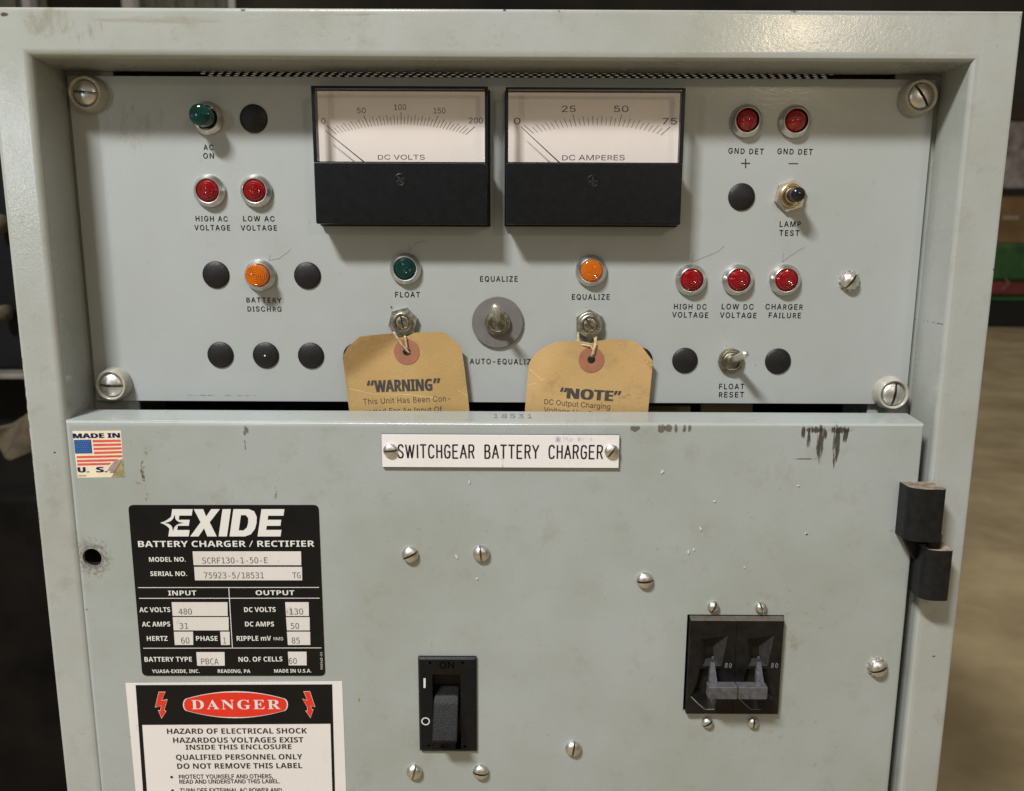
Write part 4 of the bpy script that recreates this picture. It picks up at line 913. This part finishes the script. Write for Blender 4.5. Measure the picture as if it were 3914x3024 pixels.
make_tag([(112, 350), (150, 290), (225, 220), (330, 212), (425, 206), (440, 235), (520, 225), (560, 205), (640, 199), (745, 200), (768, 215), (862, 297), (885, 450), (905, 620), (925, 820), (162, 820), (140, 690), (118, 500)], (512, 327), 7.4,
    [('\u201c', (258, 590), (300, 588.7), 76, 'med', 1), ('WARNING', (307, 587), (674, 576), 76, 'black', 1), ('\u201d', (684, 575), (726, 573.7), 76, 'med', 1), ('This Unit Has Been Con-', (233, 665), (792, 645), 36, 'sans', 1.05), ('verted For An Input Of', (240, 730), (738, 714), 36, 'sans', 1.05)], fn1,
    'stained manila tag headed WARNING, tied under the FLOAT lamp',
    lambda c, n: [[(n[0]-5, -4.2, n[1]-5.5), (c[0]-6.5, -7.5, c[1]+11), (c[0]-2.2, -7.2, c[1]+4), (c[0]+1.3, -6.2, c[1]-.2), (c[0]+.8, -4, c[1]-1.0)], [(n[0]+1, -3.6, n[1]-8.2), (c[0]-.5, -6.8, c[1]+9), (c[0]+.3, -6.6, c[1]+3), (c[0]+.8, -4.0, c[1])]], n1, [[(122, 505), (250, 412), (380, 300), (445, 235)], [(130, 560), (300, 600), (520, 602), (700, 622)], [(840, 575), (905, 612)]])
make_tag([(1282, 560), (1297, 400), (1318, 370), (1345, 335), (1420, 285), (1468, 265), (1560, 257), (1640, 262), (1700, 272), (1745, 256), (1838, 246), (1940, 252), (1985, 264), (2030, 305), (2092, 387), (2076, 560), (2050, 820), (1266, 820), (1272, 690)], (1697, 378), 7.4,
    [('\u201c', (1491, 622), (1533, 624.7), 66, 'med', 1), ('NOTE', (1540, 625), (1830, 644), 66, 'black', 1), ('\u201d', (1838, 644.5), (1881, 647), 66, 'med', 1), ('DC Output Charging', (1394, 663), (1817, 697), 34, 'sans', 1.0), ('Voltage Has Been', (1390, 715), (1780, 747), 34, 'sans', 1.0)], fn2,
    'worn manila tag headed NOTE with a chipped left edge, tied under the EQUALIZE lamp',
    lambda c, n: [[(n[0]-6.5, -3.6, n[1]-4.5), (n[0]-6.3, -4.6, n[1]-9.5), (n[0]-6.0, -5.2, c[1]+9), (n[0]+.5, -6.6, c[1]+8), (c[0]+1, -6.8, c[1]+5.5)], [(n[0]+3, -4, n[1]-7.5), (c[0]+2.2, -6.5, c[1]+9), (c[0]+1.0, -6.6, c[1]+3.5), (c[0]+.4, -4.2, c[1]+1.5)], [(n[0]+4, -4, n[1]-7), (c[0]+1.4, -6.9, c[1]+7), (c[0]+.3, -6.4, c[1]+3), (c[0]+.1, -4.2, c[1]+1.5)]], n2, [[(1285, 545), (1345, 530)], [(1300, 440), (1380, 510), (1400, 500)], [(1590, 250), (1650, 268), (1700, 275)]])

# ================================================================== surroundings
def big_mat(name, c0, c1, scale, rough=.7):
    m, nt, b = nodes(name); N, L = nt.nodes, nt.links; tc = N.new('ShaderNodeTexCoord'); n = N.new('ShaderNodeTexNoise'); n.inputs['Scale'].default_value = scale; n.inputs['Detail'].default_value = 8; n.inputs['Roughness'].default_value = .62
    r = N.new('ShaderNodeValToRGB'); r.color_ramp.elements[0].position = .36; r.color_ramp.elements[1].position = .66; r.color_ramp.elements[0].color = (*c0, 1); r.color_ramp.elements[1].color = (*c1, 1)
    L.new(tc.outputs['Object'], n.inputs['Vector']); L.new(n.outputs['Fac'], r.inputs[0]); L.new(r.outputs[0], b.inputs['Base Color']); b.inputs['Roughness'].default_value = rough; return m
bm = bmesh.new(); bm.faces.new([bm.verts.new(Vector(p)*S) for p in ((-16000, -6000, FLOOR), (16000, -6000, FLOOR), (16000, 22000, FLOOR), (-16000, 22000, FLOOR))])
tag(obj('floor', bm, big_mat('concrete floor', (.27, .205, .105), (.46, .365, .205), 2.6), smooth=0), None, None, kind='structure')

def place(px0, px1, py0, py1, Y):   # X/Z extent of a background thing at distance Y
    a = at(px0, py0, Y); b_ = at(px1, py1, Y); return a[0], b_[0], b_[1], a[1]
# stacked goods far behind on the right
YF = 9000
x0, x1, z0, z1 = place(3700, 4300, 1150, 1196, YF)
M_rack = mat('dark rack steel', (.012, .012, .012), .6)
bm = bmesh.new(); box(bm, x0, x1, YF, YF+900, FLOOR, z1-20, 8)
M_pal = mat('black pallet wood', (.016, .015, .013), .8, var=.3, vscale=8); tag(obj('pallet', bm, M_pal), 'low dark pallet on the concrete floor behind the charger', 'pallet')
ped = z1-20
x0, x1, z0, z1 = place(3700, 4300, 928, 1172, YF)
rt = thing('goods_sack', 'green and red printed sack lying on the dark pallet', 'sack', ((x0+x1)/2, YF+450, ped))
zs1 = place(0, 0, 1060, 1060, YF)[3]; zs0 = place(0, 0, 1112, 1112, YF)[3]
bm = bmesh.new(); box(bm, x0, x1, YF+20, YF+800, zs1, z1, 60, 0, 3); box(bm, x0+10, x1-10, YF+30, YF+780, ped, zs0, 60, 0, 3); obj('sack_body', bm, big_mat('green sack', (.022, .09, .032), (.075, .20, .06), 4), rt)
bm = bmesh.new(); box(bm, x0+4, x1-4, YF+10, YF+790, zs0, zs1, 25, 0, 2)
cv = place(3838, 3862, 1062, 1110, YF); ribbon(bm, [(cv[0], cv[2]+6), (cv[0]+45, cv[2]+60), ((cv[0]+cv[1])/2+30, (cv[2]+cv[3])/2), (cv[0]+20, cv[3]-6)], 14, YF+7, 1)
obj('printed_band', bm, [mat('red band', (.22, .04, .04), .6, var=.5, vscale=5), mat('pale print', (.35, .28, .25), .6)], rt)
x0, x1, zz0, zz1 = place(3700, 4200, 745, 926, YF)
bt_ = thing('cardboard_box', 'brown cardboard box stacked on the green sack', 'box', ((x0+x1)/2, YF+450, z1))
bm = bmesh.new(); box(bm, x0, x1, YF+60, YF+760, z1, zz1, 6); obj('carton', bm, big_mat('cardboard', (.22, .13, .055), (.36, .23, .11), 2), bt_)
bm = bmesh.new(); t0 = place(3845, 3905, 815, 850, YF); box(bm, t0[0], t0[1], YF+55, YF+59, t0[2]+30, t0[3]-25, 0); obj('tape_strip', bm, mat('pale tape', (.4, .35, .28), .5), bt_)
x0, x1, q0, q1 = place(3720, 4200, 720, 744, YF); bm = bmesh.new(); box(bm, x0, x1, YF+30, YF+790, zz1, q1, 5); tag(obj('shelf_board', bm, M_rack), 'black board lying on the cardboard box', 'board')
x0, x1, w0, w1 = place(3720, 4200, 455, 718, YF); bm = bmesh.new(); box(bm, x0, x1, YF+80, YF+700, q1, w1, 30, 0, 2)
wb = obj('printed_carton', bm, big_mat('pale printed carton', (.16, .12, .10), (.6, .57, .56), 4)); tag(wb, 'pale printed carton standing on the black board', 'box')
x0, x1, e0, e1 = place(3720, 4300, 380, 452, YF); bm = bmesh.new(); box(bm, x0, x1, YF+40, YF+800, w1, e1, 10); tag(obj('wooden_crate', bm, mat('dark brown crate', (.05, .032, .018), .7, var=.3, vscale=4)), 'dark brown crate topping the stack behind the charger', 'crate')

# dark machine and rags on the left
YM = 900
x0, x1, z0, z1 = place(-500, 300, 880, 1425, YM)
mc = thing('dark_machine', 'black machine standing left behind the charger with a pale steel ledge', 'machine', ((x0+x1)/2, YM+300, FLOOR))
bm = bmesh.new(); box(bm, x0, x1, YM, YM+600, z0, z1+220, 12, 0, 3); box(bm, x0, x1, YM+60, YM+600, FLOOR, z0-8, 10); obj('housing', bm, mat('black machine paint', (.006, .006, .007), .6, spec=.15, var=.5, vscale=12), mc)
box(bm, x0, at(262, 2900, 420)[0], 430, YM+400, FLOOR, at(0, 1930, 430)[1], 6) if False else None
l0 = place(-500, 300, 1425, 1450, YM-40); bm = bmesh.new(); box(bm, x0, x1, YM-45, YM+60, l0[2], l0[3], 3, 0, 2); obj('ledge', bm, mat('pale steel ledge', (.16, .15, .13), .5, var=.4, vscale=15), mc)
bm = bmesh.new(); box(bm, -700, at(300, 2700, 440)[0], 440, YM-60, FLOOR, at(0, 1900, 440)[1], 8, 0, 3); obj('dark_floor_cover', bm, mat('dark floor tone', (.006, .005, .004), .85, spec=.08, var=.7, vscale=9), mc)  # added box covering the lit floor, the ground's darkness put into its colour
for px, py, r in ((18, 1196, 28), (4, 855, 30)):
    c = at(px, py, YM-20); bm = bmesh.new(); t = bmesh.new(); bmesh.ops.create_icosphere(t, subdivisions=3, radius=1)
    for v in t.verts: k = 1+.12*math.sin(5*v.co.x+2)*math.cos(4*v.co.z); v.co = Vector((c[0]+v.co.x*r*.36*k, YM-22+v.co.y*22, c[1]+v.co.z*r*.5*k))*S
    merge(bm, t); obj('handle_knob', bm, mat('beige knob', (.11, .09, .06), .6, var=.3, vscale=60), mc)
YC = 760; bm = bmesh.new(); n = 26; g = []; c0 = at(-260, 1600, YC); c1 = at(190, 1700, YC)
for i in range(n):
    for j in range(10):
        u_, v = i/(n-1), j/9; x = c0[0]+(c1[0]-c0[0])*u_; z = c0[1]+6*math.sin(7*u_)-18*math.sin(3*u_+1)-v*(48+14*math.sin(9*u_)); y = YC+18*math.sin(11*u_+v*2)-20*v
        g.append(bm.verts.new((x*S, y*S, z*S)))
for i in range(n-1):
    for j in range(9): bm.faces.new((g[i*10+j], g[i*10+j+1], g[(i+1)*10+j+1], g[(i+1)*10+j]))
me_ = obj('cloth_rag', bm, mat('tan rag', (.085, .066, .038), .9, var=.5, vscale=25), smooth=180); so = me_.modifiers.new('thickness', 'SOLIDIFY'); so.thickness = .006
tag(me_, 'tan rag draped in front of the black machine', 'rag')

# building behind: wall panels, posts, dark roof
YW = 12000
bm = bmesh.new(); x0, x1, z0, z1 = place(-1500, 860, -400, 40, YW); n = 60
for i in range(n):
    a = x0+(x1-x0)*i/n; b_ = x0+(x1-x0)*(i+1)/n; o_ = 60 if i % 2 else 0; box(bm, a, b_, YW+o_, YW+160, FLOOR, z1)
tag(obj('metal_wall', bm, mat('grey corrugated wall', (.30, .31, .28), .6, var=.3, vscale=2)), 'grey corrugated metal wall far behind the charger on the left', 'wall')
for px0, px1, lb in ((112, 143, 'white steel post at the far left of the corrugated wall'), (488, 532, 'white steel post in the middle of the corrugated wall')):
    x0, x1, _, _ = place(px0, px1, 0, 10, YW-300); bm = bmesh.new(); box(bm, x0, x1, YW-500, YW-300, FLOOR, z1, 10); tag(obj('steel_post', bm, mat('white post', (.85, .85, .87), .5)), lb, 'post', 'white posts along the corrugated wall')
x0, x1, _, _ = place(190, 484, 0, 10, YW-150); bm = bmesh.new(); box(bm, x0, x1, YW-250, YW-120, FLOOR, z1, 10); tag(obj('dark_doorway', bm, mat('dark brown door', (.02, .014, .009), .7, var=.5, vscale=1.5)), 'dark brown roller door between the two white posts', 'door')
x0, x1, _, zz1 = place(500, 3850, 150, 150, YW-40); bm = bmesh.new(); box(bm, x0, x1, YW-40, YW-20, FLOOR, zz1); tag(obj('vent_backing', bm, mat('pale vent backing', (.80, .79, .74), .7)), 'pale vent backing wall added unseen behind the cabinet to brighten its top vent holes', 'wall')  # added unseen pale wall, brightens the dots seen through the vent holes
x0, x1, _, z1 = place(860, 6500, -700, 10, YW+400); bm = bmesh.new(); box(bm, x0, x1, YW+400, YW+600, FLOOR, z1); tag(obj('dark_wall', bm, big_mat('dark back wall', (.008, .0075, .006), (.09, .08, .065), .22)), 'dark back wall behind the charger on the right', 'wall')
